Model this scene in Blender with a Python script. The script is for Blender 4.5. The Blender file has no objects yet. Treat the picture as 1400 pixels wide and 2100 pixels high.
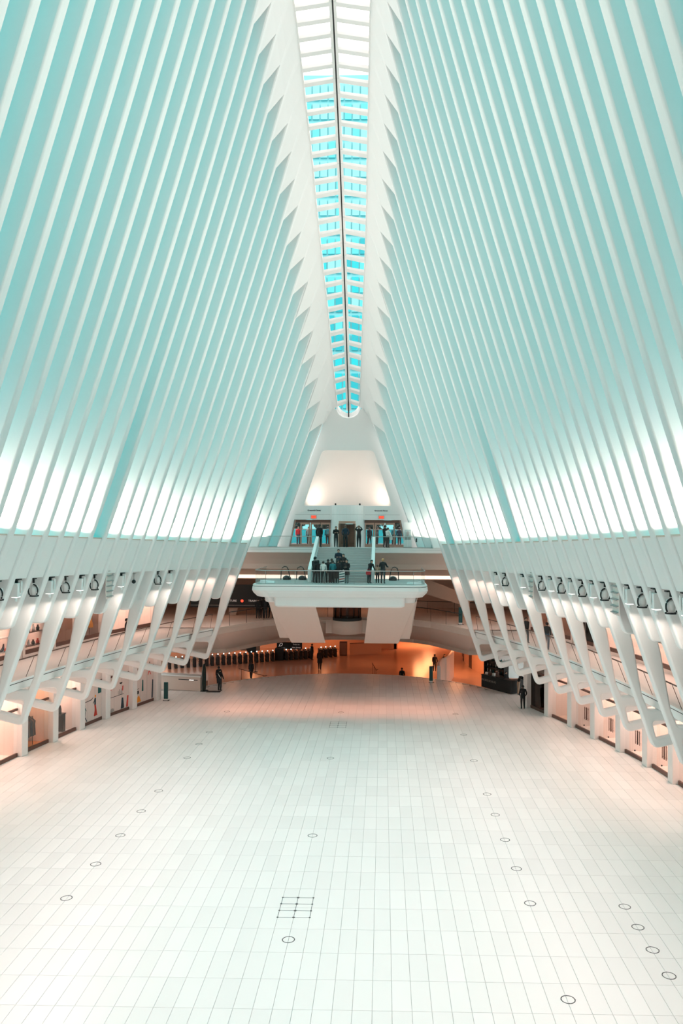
import bpy, bmesh, math, random
from mathutils import Vector, Matrix

# ------------------------------------------------------------------ camera, sky, exposure
SC = bpy.context.scene
COL = SC.collection
PI = math.pi

def set_camera():
    f, psi, th, ro, px, py = 1660.0, .018174, .01, .00579, 755.06, 1070.63
    fw = Vector((-math.sin(psi)*math.cos(th), math.cos(psi)*math.cos(th), math.sin(th)))
    rt = Vector((math.cos(psi), math.sin(psi), 0)); up = rt.cross(fw)
    rt, up = rt*math.cos(ro)+up*math.sin(ro), up*math.cos(ro)-rt*math.sin(ro)
    cam = bpy.data.cameras.new('camera'); o = bpy.data.objects.new('camera', cam); COL.objects.link(o)
    o.matrix_world = Matrix(((rt.x, up.x, -fw.x, 2.9238), (rt.y, up.y, -fw.y, 0), (rt.z, up.z, -fw.z, 13.0), (0, 0, 0, 1)))
    cam.sensor_fit = 'VERTICAL'; cam.sensor_height = 36.0; cam.sensor_width = 24.0
    cam.lens = f/2100*36
    cam.shift_x = -(px-700)/2100; cam.shift_y = (py-1050)/2100
    cam.clip_start = .1; cam.clip_end = 1000
    SC.camera = o
set_camera()

W = bpy.data.worlds.new('sky'); SC.world = W; W.use_nodes = True
nt = W.node_tree; nt.nodes.clear()
_o = nt.nodes.new('ShaderNodeOutputWorld'); _b = nt.nodes.new('ShaderNodeBackground')
_t = nt.nodes.new('ShaderNodeTexCoord'); _s = nt.nodes.new('ShaderNodeSeparateXYZ'); _r = nt.nodes.new('ShaderNodeValToRGB')
nt.links.new(_t.outputs['Generated'], _s.inputs[0]); nt.links.new(_s.outputs['Z'], _r.inputs[0])
nt.links.new(_r.outputs[0], _b.inputs[0]); nt.links.new(_b.outputs[0], _o.inputs[0])
_e = _r.color_ramp.elements
SKY = 5.6
for _p, _c in ((0.0, (.05, .17, .175)), (.20, (.07, .24, .25)), (.35, (.19, .33, .335)), (.62, (.60, .56, .55)), (1.0, (1.0, .84, .79))):
    _k = _e[0] if _p == 0.0 else (_e[1] if _p == 1.0 else _e.new(_p)); _k.position = _p; _k.color = (*_c, 1)
_b.inputs[1].default_value = SKY

VS = SC.view_settings
VS.view_transform = 'Standard'; VS.look = 'None'; VS.gamma = 1; VS.use_curve_mapping = False
VS.exposure = 0.0
SC.cycles.use_denoising = True
SC.cycles.adaptive_threshold = .02
SC.cycles.max_bounces = 7; SC.cycles.diffuse_bounces = 4; SC.cycles.glossy_bounces = 3
SC.cycles.transparent_max_bounces = 12; SC.cycles.transmission_bounces = 4
SC.cycles.sample_clamp_indirect = 6.0
SC.cycles.caustics_reflective = False; SC.cycles.caustics_refractive = False

# lamp strengths (W)
UPLIGHT_W, UPLIGHT_SPREAD = 215.0, 2.3
FLOOD_W = 41.0
SHOP_W, GALLERY_W, SPOT_W = 225.0, 75.0, 14.0
WARM = (1.0, .47, .26); PINK = (1.0, .66, .54); SOFT = (1.0, .84, .74)

def area_lamp(loc, size, watts, color, aim=(0, 0, -1), size_y=None, spread=PI):
    l = bpy.data.lights.new('area_lamp', 'AREA'); l.energy = watts; l.color = color
    l.shape = 'RECTANGLE'; l.size = size; l.size_y = size_y or size; l.spread = spread
    o = bpy.data.objects.new('area_lamp', l); COL.objects.link(o); o.location = loc
    o.rotation_euler = Vector(aim).to_track_quat('-Z', 'Y').to_euler()
    return o

# ------------------------------------------------------------------ materials
MATS = {}
def mat(name, col, rough=.5, metal=0.0, emit=None, estr=1.0, island=0.0, spec=.5, noise=0.0, nscale=3.0):
    if name in MATS: return MATS[name]
    m = bpy.data.materials.new(name); m.use_nodes = True; n = m.node_tree; p = n.nodes['Principled BSDF']
    p.inputs['Base Color'].default_value = (*col, 1); p.inputs['Roughness'].default_value = rough
    p.inputs['Metallic'].default_value = metal; p.inputs['Specular IOR Level'].default_value = spec
    if island or noise:
        src = None
        hsv = n.nodes.new('ShaderNodeHueSaturation'); hsv.inputs['Color'].default_value = (*col, 1)
        mr = n.nodes.new('ShaderNodeMapRange')
        if island:
            g = n.nodes.new('ShaderNodeNewGeometry'); src = g.outputs['Random Per Island']
            amt = island
        else:
            tx = n.nodes.new('ShaderNodeTexNoise'); tx.inputs['Scale'].default_value = nscale
            tc = n.nodes.new('ShaderNodeTexCoord'); n.links.new(tc.outputs['Object'], tx.inputs['Vector'])
            src = tx.outputs[0]; amt = noise
        mr.inputs['To Min'].default_value = 1-amt; mr.inputs['To Max'].default_value = 1+amt
        n.links.new(src, mr.inputs['Value']); n.links.new(mr.outputs[0], hsv.inputs['Value'])
        n.links.new(hsv.outputs[0], p.inputs['Base Color'])
    if emit:
        p.inputs['Emission Color'].default_value = (*emit, 1); p.inputs['Emission Strength'].default_value = estr
    MATS[name] = m; return m

def glass(name, tint, refl=.9):
    if name in MATS: return MATS[name]
    m = bpy.data.materials.new(name); m.use_nodes = True; n = m.node_tree; n.nodes.clear()
    o = n.nodes.new('ShaderNodeOutputMaterial'); mx = n.nodes.new('ShaderNodeMixShader')
    t = n.nodes.new('ShaderNodeBsdfTransparent'); g = n.nodes.new('ShaderNodeBsdfGlossy'); lw = n.nodes.new('ShaderNodeLayerWeight')
    pw = n.nodes.new('ShaderNodeMath'); pw.operation = 'POWER'; pw.inputs[1].default_value = 4.0
    ma = n.nodes.new('ShaderNodeMath'); ma.operation = 'MULTIPLY_ADD'; ma.inputs[1].default_value = .55; ma.inputs[2].default_value = .03
    t.inputs[0].default_value = (*tint, 1); g.inputs['Roughness'].default_value = .03; g.inputs[0].default_value = (refl,)*3+(1,)
    lw.inputs[0].default_value = .5
    n.links.new(lw.outputs['Facing'], pw.inputs[0]); n.links.new(pw.outputs[0], ma.inputs[0]); n.links.new(ma.outputs[0], mx.inputs[0])
    n.links.new(t.outputs[0], mx.inputs[1]); n.links.new(g.outputs[0], mx.inputs[2])
    n.links.new(mx.outputs[0], o.inputs[0]); MATS[name] = m; return m

WHITE = mat('white_paint', (.86, .84, .825), .5, noise=.02, nscale=.6)
STEEL_W = mat('white_steel', (.87, .85, .84), .42, noise=.015, nscale=.5)
PLASTER = mat('dim_warm_plaster', (.66, .52, .45), .6, noise=.03, nscale=.4)  # white plaster; the dim warm light is put into its brown base
TILE = mat('marble_tile', (.86, .835, .82), .32, island=.035)
TILE_B = mat('marble_bed', (.52, .49, .47), .8)
DECK = mat('deck_stone', (.52, .52, .51), .4, noise=.04, nscale=2)
TAN = mat('tan_plaster', (.55, .38, .30), .6, noise=.04, nscale=.5)
WARMWALL = mat('ochre_wall', (.80, .52, .36), .5, noise=.05, nscale=.4)
FARFLOOR = mat('far_marble', (.56, .37, .28), .22, noise=.05, nscale=1.0)
BRONZE = mat('bronze', (.13, .065, .05), .4, .3)
DARK = mat('dark_metal', (.02, .02, .022), .4, .4)
BLACK = mat('black_matte', (.012, .012, .013), .6)
STEEL = mat('brushed_steel', (.45, .44, .43), .3, .9)
GOLDFRAME = mat('door_bronze', (.42, .27, .21), .35, .5)
TEAL = mat('teal_paint', (.0, .055, .06), .4)
HOARD = mat('hoarding_print', (.72, .62, .58), .6)
PINKW = mat('pale_pink_wall', (.84, .74, .69), .55)
RED = mat('red_print', (.62, .05, .03), .6)
ORANGE = mat('orange_print', (.85, .30, .03), .6)
NAVY = mat('navy_print', (.01, .03, .05), .6)
GREYP = mat('grey_print', (.36, .34, .33), .6)
GREEN = mat('dark_green_print', (.0, .10, .10), .6)
PYLONM = mat('pylon_warm_lit', (.76, .66, .60), .55, noise=.02, nscale=.6)  # white pylons, tinted for the warm light falling on them
RINGM = mat('ring_groove', (.08, .08, .08), .5)
LENS = mat('lamp_lens', (.9, .9, .88), .3, emit=(1, .95, .9), estr=2.0)
EXITM = mat('exit_sign_red', (.8, .05, .02), .4, emit=(1, .10, .05), estr=1.1)
READER = mat('reader_light', (.8, .9, .9), .3, emit=(.75, 1, .95), estr=3.0)
COVE = mat('cove_lamp', (1, .9, .8), .4, emit=(1, .80, .66), estr=1.25)
SCREEN = mat('bright_screen', (.9, .95, 1), .3, emit=(.85, .95, 1), estr=1.0)
SIGNW = mat('sign_lettering', (.7, .66, .62), .5, emit=(1, .85, .8), estr=.25)
INK = mat('black_ink', (.02, .02, .02), .6)
GLASS = glass('clear_glass', (.93, .95, .95))
SKYGLASS = glass('skylight_glass', (.93, .97, .97), .8)
WALLGLASS = glass('wall_glass', (.0, .42, .455), .7)
SMOKE = glass('smoked_glass', (.38, .30, .27), .8)
CYAN1 = mat('facade_cyan', (.0, .52, .58), .3)
CYAN2 = mat('facade_pale', (.10, .62, .68), .3)
CYAN3 = mat('facade_deep', (.0, .40, .47), .3)
FACFR = mat('facade_frame', (.25, .62, .66), .5)

# ------------------------------------------------------------------ building helpers
class MB:
    """collects shapes into one mesh object"""
    def __init__(s): s.v = []; s.f = []; s.mi = []; s.sm = []
    def add(s, vs, fs, mi=0, smooth=False):
        b = len(s.v); s.v += [tuple(p) for p in vs]
        for f in fs: s.f.append(tuple(i+b for i in f)); s.mi.append(mi); s.sm.append(smooth)
        return s
    def box(s, x0, x1, y0, y1, z0, z1, mi=0):
        if x0 > x1: x0, x1 = x1, x0
        if y0 > y1: y0, y1 = y1, y0
        vs = [(x0,y0,z0),(x1,y0,z0),(x1,y1,z0),(x0,y1,z0),(x0,y0,z1),(x1,y0,z1),(x1,y1,z1),(x0,y1,z1)]
        return s.add(vs, [(0,3,2,1),(4,5,6,7),(0,1,5,4),(1,2,6,5),(2,3,7,6),(3,0,4,7)], mi)
    def hexa(s, bot, top, mi=0):
        return s.add(list(bot)+list(top), [(0,3,2,1),(4,5,6,7),(0,1,5,4),(1,2,6,5),(2,3,7,6),(3,0,4,7)], mi)
    def tube(s, pts, r, n=8, mi=0, cap=True, closed=False):
        pts = [Vector(p) for p in pts]; m = len(pts); rings = []
        rr = r if isinstance(r, (list, tuple)) else [r]*m
        ref = Vector((0, 0, 1))
        for i, p in enumerate(pts):
            if closed: d = pts[(i+1) % m]-pts[i-1]
            else: d = pts[min(i+1, m-1)]-pts[max(i-1, 0)]
            d.normalize(); rf = ref if abs(d.dot(ref)) < .95 else Vector((1, 0, 0))
            a = d.cross(rf).normalized(); b = a.cross(d).normalized()
            rings.append([p+(a*math.cos(2*PI*k/n)+b*math.sin(2*PI*k/n))*rr[i] for k in range(n)])
        vs = [q for r_ in rings for q in r_]; fs = []
        for i in range(m if closed else m-1):
            j = (i+1) % m
            for k in range(n): fs.append((i*n+k, i*n+(k+1) % n, j*n+(k+1) % n, j*n+k))
        if cap and not closed: fs += [tuple(range(n))[::-1], tuple((m-1)*n+k for k in range(n))]
        return s.add(vs, fs, mi, True)
    def lathe(s, prof, c=(0, 0, 0), n=20, mi=0, a0=0, a1=2*PI):
        full = abs(a1-a0-2*PI) < 1e-6; m = n if full else n+1; vs = []
        for r, z in prof:
            for k in range(m):
                a = a0+(a1-a0)*k/n; vs.append((c[0]+r*math.cos(a), c[1]+r*math.sin(a), c[2]+z))
        fs = []
        for i in range(len(prof)-1):
            for k in range(n):
                k2 = (k+1) % m; fs.append((i*m+k, i*m+k2, (i+1)*m+k2, (i+1)*m+k))
        return s.add(vs, fs, mi, True)
    def ball(s, c, r, n=10, mi=0):
        rx, ry, rz = r if isinstance(r, (tuple, list)) else (r, r, r); vs = []; h = n//2
        for i in range(h+1):
            a = PI*i/h
            for k in range(n):
                b = 2*PI*k/n; vs.append((c[0]+rx*math.sin(a)*math.cos(b), c[1]+ry*math.sin(a)*math.sin(b), c[2]+rz*math.cos(a)))
        fs = [(i*n+k, (i+1)*n+k, (i+1)*n+(k+1) % n, i*n+(k+1) % n) for i in range(h) for k in range(n)]
        return s.add(vs, fs, mi, True)
    def prism(s, poly, f, t0, t1, mi=0):
        """poly: 2D points; f(u, v, t) -> 3D; extruded from t0 to t1"""
        n = len(poly); vs = [f(u, v, t0) for u, v in poly]+[f(u, v, t1) for u, v in poly]
        fs = [tuple(range(n))[::-1], tuple(range(n, 2*n))]+[(i, (i+1) % n, n+(i+1) % n, n+i) for i in range(n)]
        return s.add(vs, fs, mi)
    def loft(s, rings, mi=0, closed=True, cap=True, smooth=False):
        n = len(rings[0]); vs = [p for r in rings for p in r]; fs = []
        for i in range(len(rings)-1):
            for k in range(n if closed else n-1): fs.append((i*n+k, i*n+(k+1) % n, (i+1)*n+(k+1) % n, (i+1)*n+k))
        if cap and closed: fs += [tuple(range(n))[::-1], tuple((len(rings)-1)*n+k for k in range(n))]
        return s.add(vs, fs, mi, smooth)
    def build(s, name, mats, parent=None, bevel=0.0, fix=True):
        me = bpy.data.meshes.new(name); me.from_pydata(s.v, [], s.f)
        for m in (mats if isinstance(mats, (list, tuple)) else [mats]): me.materials.append(m)
        me.polygons.foreach_set('material_index', s.mi); me.polygons.foreach_set('use_smooth', s.sm)
        if fix or bevel:
            bm = bmesh.new(); bm.from_mesh(me)
            if bevel:
                es = [e for e in bm.edges if len(e.link_faces) == 2 and e.calc_face_angle(0) > .6]
                bmesh.ops.bevel(bm, geom=es, offset=bevel, segments=2, profile=.6, affect='EDGES')
            bmesh.ops.recalc_face_normals(bm, faces=bm.faces); bm.to_mesh(me); bm.free()
        me.update()
        o = bpy.data.objects.new(name, me); COL.objects.link(o)
        if parent: o.parent = parent
        return o

def tag(o, label=None, cat=None, group=None, kind=None):
    if label: o['label'] = label
    if cat: o['category'] = cat
    if group: o['group'] = group
    if kind: o['kind'] = kind
    return o
def empty(name, loc=(0, 0, 0), rz=0.0):
    o = bpy.data.objects.new(name, None); COL.objects.link(o); o.location = loc; o.rotation_euler = (0, 0, rz)
    o.empty_display_size = .3; return o
def box(name, b, m, parent=None, bevel=0.0): return MB().box(*b).build(name, m, parent, bevel)
def copy_tree(o, parent=None):
    c = o.copy(); COL.objects.link(c)
    if parent: c.parent = parent
    for ch in list(o.children): copy_tree(ch, c)
    return c
def text_obj(name, txt, size, m, parent, mw, extrude=.004, align='CENTER', bold=0.0):
    cu = bpy.data.curves.new(name, 'FONT'); cu.body = txt; cu.size = size; cu.extrude = extrude; cu.align_x = align; cu.align_y = 'CENTER'
    cu.offset = bold; cu.resolution_u = 3
    t = bpy.data.objects.new(name, cu); me = bpy.data.meshes.new_from_object(t); bpy.data.objects.remove(t)
    me.materials.clear(); me.materials.append(m)
    o = bpy.data.objects.new(name, me); COL.objects.link(o)
    if parent: o.parent = parent
    o.matrix_local = mw
    return o
ORD = ['zeroth','first','second','third','fourth','fifth','sixth','seventh','eighth','ninth','tenth','eleventh','twelfth','thirteenth',
       'fourteenth','fifteenth','sixteenth','seventeenth','eighteenth','nineteenth','twentieth']
def ordn(n):
    if n <= 20: return ORD[n]
    return {2: 'twenty', 3: 'thirty', 4: 'forty'}[n//10]+'-'+ORD[n % 10] if n % 10 else {3: 'thirtieth', 4: 'fortieth'}[n//10]

# ------------------------------------------------------------------ the hall's curves (metres; hall axis = y, camera end at y=0)
K0, K1 = -3, 38                       # ribs, from the entrance end towards the camera
def Y(k): return 61.55-1.515*k
def poly(c, t):
    r = 0.0
    for a in c: r = r*t+a
    return r
def ledge_x(k): return poly((.0175, -1.1715, 4.7565, 7.164), k/10)
def ledge_z(k): return poly((-.0199, .4515, 11.963), k/10)
def tip_x(k): return poly((-.160965, .760856, 2.266718), k/10)
def tip_z(k): return poly((-2.973035, 14.56726, 26.346429), k/10)
def vee_x(k): return poly((-1.08365, 4.797, 10.3075), k/10)
def vee_z(k): return poly((.012, .030, 3.221), k/10)
def low_x(k, z):                      # inner edge below the ledge
    a = (z-vee_z(k))/(ledge_z(k)-vee_z(k)); return vee_x(k)+(ledge_x(k)-vee_x(k))*a
def bow(k): return .30*min(1, max(0, (k-3)/12))
def up_x(k, z):                       # inner edge above the ledge, bowed a little into the hall
    a = (z-ledge_z(k))/(tip_z(k)-ledge_z(k))
    return ledge_x(k)+(tip_x(k)-ledge_x(k))*a-bow(k)*4*a*(1-a)
def interp(tab, y):
    tab = sorted(tab)
    for (a, b), (c, d) in zip(tab, tab[1:]):
        if y <= c: return b+(d-b)*(y-a)/(c-a)
    (a, b), (c, d) = tab[-2:]; return b+(d-b)*(y-a)/(c-a)
WL = [(-5, 14.5), (8, 17.6), (20, 18.7), (30, 18.9), (44.3, 18.1), (48.6, 17.35), (52, 16.8), (55.5, 16.1), (58.4, 15.2), (61.6, 14.25)]
WR = [(-5, 14.5), (8, 17.6), (20, 18.7), (30, 18.9), (42.4, 18.2), (45.5, 17.8), (48.5, 17.15), (51.3, 16.45), (54.3, 15.7), (57.1, 14.8), (60.4, 13.75)]
def wall_x(side, y): return interp(WL if side < 0 else WR, y)
RT = .45                              # rib thickness
SLAB = 5.5                            # gallery floor
DECKZ, PLATZ = 11.6, 9.3
# ------------------------------------------------------------------ floor with its tiles
def make_floor():
    R, cy = 13.75, 59.5
    def edge_y(x): return cy+math.sqrt(max(R*R-x*x, 0)) if abs(x) < 12.1 else 66.2
    b = MB(); xs = [-19.6, -18, -16, -14, -12.1]+[-12+i*1.0 for i in range(25)]+[12.1, 14, 16, 18, 19.6]
    vs = [(x, -5, -.02) for x in xs]+[(x, edge_y(x) if abs(x) <= 12.1 else (66.2 if x < 0 else 70.0), -.02) for x in xs]
    vs += [(x, y, -.35) for x, y, z in vs]; n = len(xs)
    for i in range(n-1):
        b.add([vs[i], vs[i+1], vs[n+i+1], vs[n+i], vs[2*n+i], vs[2*n+i+1], vs[3*n+i+1], vs[3*n+i]],
              [(0,1,2,3),(7,6,5,4),(3,2,6,7),(0,4,5,1)])
    fl = tag(b.build('floor', [TILE_B], fix=False), 'pale marble floor of the great hall', kind='structure')
    tw, tl, g = .54, 1.475, .005
    # one tile mesh shared by the nearest 300, the others joined
    t = MB(); hx, hy = tw/2-g/2, tl/2-g/2; c = .006
    t.add([(-hx,-hy,-.02),(hx,-hy,-.02),(hx,hy,-.02),(-hx,hy,-.02),(-hx+c,-hy+c,0),(hx-c,-hy+c,0),(hx-c,hy-c,0),(-hx+c,hy-c,0)],
          [(4,5,6,7),(0,1,5,4),(1,2,6,5),(2,3,7,6),(3,0,4,7)])
    rnd = random.Random(4); metiles = []
    for q in range(6):
        m = mat('marble_tile_%d' % q, tuple(v*(1+.02*(q-2.5)/2.5) for v in (.86, .835, .82)), .30+.02*(q % 3)); metiles.append(m)
    meshes = []
    for q in range(6):
        o = t.build('tile', [metiles[q]], fix=False); meshes.append(o.data); bpy.data.objects.remove(o)
    big = MB(); cnt = 0
    cells = []
    for j in range(-4, 50):
        y = 14.65+tl*(j+.5)
        for i in range(-36, 36):
            x = tw*(i+.5)
            if abs(x)-tw/2 > wall_x(1 if x > 0 else -1, y)+.05 and y < 61: continue
            if y > 61 and abs(x) > 19: continue
            if y+tl/2 > edge_y(abs(x)+tw/2) and abs(x) < 12.1: 
                if y-tl/2 > edge_y(x)-.1: continue
            if abs(x) >= 12.1 and y > (65.4 if x < 0 else 69): continue
            cells.append((y, x))
    def inview(x, y):
        px = 785+1660*(x-2.92)/max(y, 1); py = 1090+1660*13/max(y, 1); return -40 < px < 1440 and py < 2130
    vis = sorted([c for c in cells if inview(c[1], c[0])], key=lambda c: math.hypot(c[1]-2.9, c[0]))
    near = set(vis[:300])
    for (y, x) in cells:
        if y < 17: continue
        ye = edge_y(abs(x)+tw/2)
        if (y, x) in near:
            o = bpy.data.objects.new('tile', meshes[rnd.randrange(6)]); COL.objects.link(o); o.parent = fl; o.location = (x, y, 0)
        else:
            y1 = y+tl/2
            if abs(x) < 12.1: y1 = min(y1, ye)
            if y1-(y-tl/2) < .1: continue
            a, bb, c0, d0 = x-hx, x+hx, y-hy, y1-g/2
            big.add([(a,c0,-.02),(bb,c0,-.02),(bb,d0,-.02),(a,d0,-.02),(a+c,c0+c,0),(bb-c,c0+c,0),(bb-c,d0-c,0),(a+c,d0-c,0)],
                    [(4,5,6,7),(0,1,5,4),(1,2,6,5),(2,3,7,6),(3,0,4,7)])
    o = big.build('tile', [TILE], fl, fix=False); o['kind'] = 'stuff'
    # curved kerb that ends the hall floor
    k = MB(); a0 = math.acos(12.1/R)
    pts = [(R*math.cos(a), cy+R*math.sin(a)) for a in [a0+(PI-2*a0)*i/48 for i in range(49)]]
    k.loft([[(x, y, .004), (x*1.012, cy+(y-cy)*1.012, .004), (x*1.012, cy+(y-cy)*1.012, -1.2), (x, y, -1.2)] for x, y in pts], 0)
    tag(k.build('trim_1', [TILE]), 'curved stone edge where the hall floor ends', kind='structure')
    # lower concourse floor behind
    fb = MB().box(-32, 32, 66, 118, -1.5, -1.2)
    tag(fb.build('floor', [FARFLOOR]), 'lower concourse floor beyond the curved edge', kind='structure')
    # side floors level with the hall beyond the shops
    sb = MB().box(-22, -12.1, 66.2, 69.6, -.6, -.01)
    tag(sb.build('floor', [TAN]), 'floor beside the low stone wall', kind='structure')
    sb = MB().box(12.0, 24, 62, 72, -.6, -.021)
    tag(sb.build('floor', [FARFLOOR]), 'floor behind the dark kiosk', kind='structure')
make_floor()

def floor_rings():
    g = .012
    proto = None
    rows = [(-8.13, [28.4, 31.3, 34.25, 37.2, 40.1, 45.95, 48.9, 51.8, 57.7], 'left row of floor rings'),
            (8.13, [22.7, 28.5, 31.4, 34.3, 37.3, 40.2, 46.0, 51.8, 57.6], 'right row of floor rings'),
            (11.37, [24.0, 25.45, 26.9, 28.35], 'outer right row of floor rings'),
            (0.0, [25.75, 34.5, 46.2, 57.8], 'middle line of floor rings')]
    for x, ys, what in rows:
        for n, y in enumerate(ys):
            if proto is None:
                p = MB(); r1, r2 = .178, .205
                p.lathe([(r1, .001), (r1, .006), (r2, .006), (r2, .001)], n=32)
                proto = p.build('floor_ring', [RINGM]); o = proto
                for a in range(4): MB().ball((.192*math.cos(a*PI/2), .192*math.sin(a*PI/2), .006), (.022, .022, .004), 6).build('screw_cap', [RINGM], proto)
            else: o = copy_tree(proto)
            o.location = (x, y, 0)
            tag(o, f'thin dark ring set in the floor, {ordn(n+1)} from the camera in the {what.replace(" of floor rings", "")}', 'floor ring', what)
    for y, s, lab in ((27.95, 1.0, 'grid of thin anchor lines in the floor near the camera'), (54.15, 1.0, 'grid of thin anchor lines in the floor below the platform')):
        e = tag(empty('anchor_grid', (0, y, 0)), lab, 'floor grid')
        for i in (-1, 0, 1):
            box('anchor_line', (i*.54-.008, i*.54+.008, -.74, .74, .001, .006), RINGM, e)
        for j in range(4):
            box('anchor_line', (-.54, .54, -.735+j*.49-.008, -.735+j*.49+.008, .001, .005), RINGM, e)
            for i in (-1, 0, 1):
                MB().lathe([(.001, .008), (.05 if i == 0 else .035, .008), (.05 if i == 0 else .035, .001)], (i*.54, -.735+j*.49, 0), 10).build('anchor_cap', [RINGM], e)
floor_rings()

# ------------------------------------------------------------------ ribs
def round_poly(pts, r, seg=5):
    out = []; n = len(pts)
    for i in range(n):
        p, a, b = Vector(pts[i][:2]), Vector(pts[i-1][:2]), Vector(pts[(i+1) % n][:2]); rr = pts[i][2] if len(pts[i]) > 2 else r
        if rr <= 0: out.append((p.x, p.y)); continue
        u, v = (a-p), (b-p); lu, lv = u.length, v.length; u.normalize(); v.normalize()
        ang = u.angle(v); d = min(rr/math.tan(ang/2), lu*.48, lv*.48)
        q0, q1 = p+u*d, p+v*d
        for s in range(seg+1):
            t = s/seg; q = q0*(1-t)**2+p*2*t*(1-t)+q1*t*t; out.append((q.x, q.y))
    return out
def inset_loop(pl, d):
    """moves a counter-clockwise loop inwards by d"""
    n = len(pl); out = []
    for i in range(n):
        p, q, r = Vector(pl[i-1]), Vector(pl[i]), Vector(pl[(i+1) % n])
        u, v = (q-p).normalized(), (r-q).normalized(); m = Vector((-u.y-v.y, u.x+v.x)); l = m.length
        m = m/l if l > 1e-6 else Vector((-u.y, u.x)); c = max(.6, m.dot(Vector((-u.y, u.x)))); q2 = q+m*(d/c); out.append((q2.x, q2.y))
    return out
def area2(pl): return sum(pl[i-1][0]*pl[i][1]-pl[i][0]*pl[i-1][1] for i in range(len(pl)))
def clean(pl, eps=.012):
    out = []
    for p in pl:
        if not out or math.hypot(p[0]-out[-1][0], p[1]-out[-1][1]) > eps: out.append(p)
    if math.hypot(out[0][0]-out[-1][0], out[0][1]-out[-1][1]) < eps: out.pop()
    return out
def plate(name, outline, hole, side, y0, y1, m, bev=.09, parent=None):
    bm = bmesh.new(); caps = [[], []]
    prof = [(0, bev), (.13*bev, .5*bev), (.5*bev, .13*bev), (bev, 0)]       # (inset, depth) from the side to the cap, rounded
    prof = [(bev*(1-math.cos(t)), bev*(1-math.sin(t))) for t in (0, PI/6, PI/3, PI/2)]
    for li, pl in enumerate([outline, hole] if hole else [outline]):
        pl = clean(pl)
        if (area2(pl) > 0) == (li == 1): pl = pl[::-1]                      # outline ccw, hole cw: inset always goes into the solid
        rings = []
        for ins, dep in prof[::-1]: rings.append([bm.verts.new((side*x, y0+dep, z)) for x, z in (inset_loop(pl, ins) if ins else pl)])
        for ins, dep in prof: rings.append([bm.verts.new((side*x, y1-dep, z)) for x, z in (inset_loop(pl, ins) if ins else pl)])
        n = len(pl)
        for r0, r1 in zip(rings, rings[1:]):
            for i in range(n):
                f = bm.faces.new((r0[i], r0[(i+1) % n], r1[(i+1) % n], r1[i])); f.smooth = True
        caps[0] += [bm.edges.get((rings[0][i], rings[0][(i+1) % n])) for i in range(n)]
        caps[1] += [bm.edges.get((rings[-1][i], rings[-1][(i+1) % n])) for i in range(n)]
    for es in caps:
        r = bmesh.ops.triangle_fill(bm, edges=es, use_beauty=True, use_dissolve=False, normal=(0, 1, 0))
        for g in r['geom']:
            if isinstance(g, bmesh.types.BMFace): g.smooth = False
    bmesh.ops.recalc_face_normals(bm, faces=bm.faces)
    for e_ in bm.edges: e_.smooth = len(e_.link_faces) == 2 and e_.calc_face_angle(0) < .62 and all(abs(f.normal.y) < .995 for f in e_.link_faces)
    me = bpy.data.meshes.new(name); bm.to_mesh(me); bm.free(); me.materials.append(m)
    o = bpy.data.objects.new(name, me); COL.objects.link(o)
    if parent: o.parent = parent
    return o
def rib_depth(k, z):
    zl, zt = ledge_z(k), tip_z(k)
    tab = [(3, .28), (5.6, .30), (8.0, .74), (zl, 1.25), (zl+8, 1.25), (max(zt, zl+9), 1.0), (max(zt, zl+9)+9, 1.0)]
    return interp(tab, z)
def inner_edge(k, z0, n=9):
    """points of the inner edge from z0 up to past the tip"""
    zl, zt = ledge_z(k), tip_z(k); pts = []
    if z0 < zl-.05: pts.append((low_x(k, z0), z0))
    if z0 < zl-.8: pts.append((low_x(k, zl-.4), zl-.4))
    a0 = 0 if z0 < zl-.05 else (z0-zl)/(zt-zl)
    for i in range(n+1):
        z = zl+(zt-zl)*(a0+(1-a0)*i/n); pts.append((up_x(k, z), z))
    return pts
def outer_edge(k, z0, inner):
    return [(x+rib_depth(k, z), z) for x, z in inner if z > z0]
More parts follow.
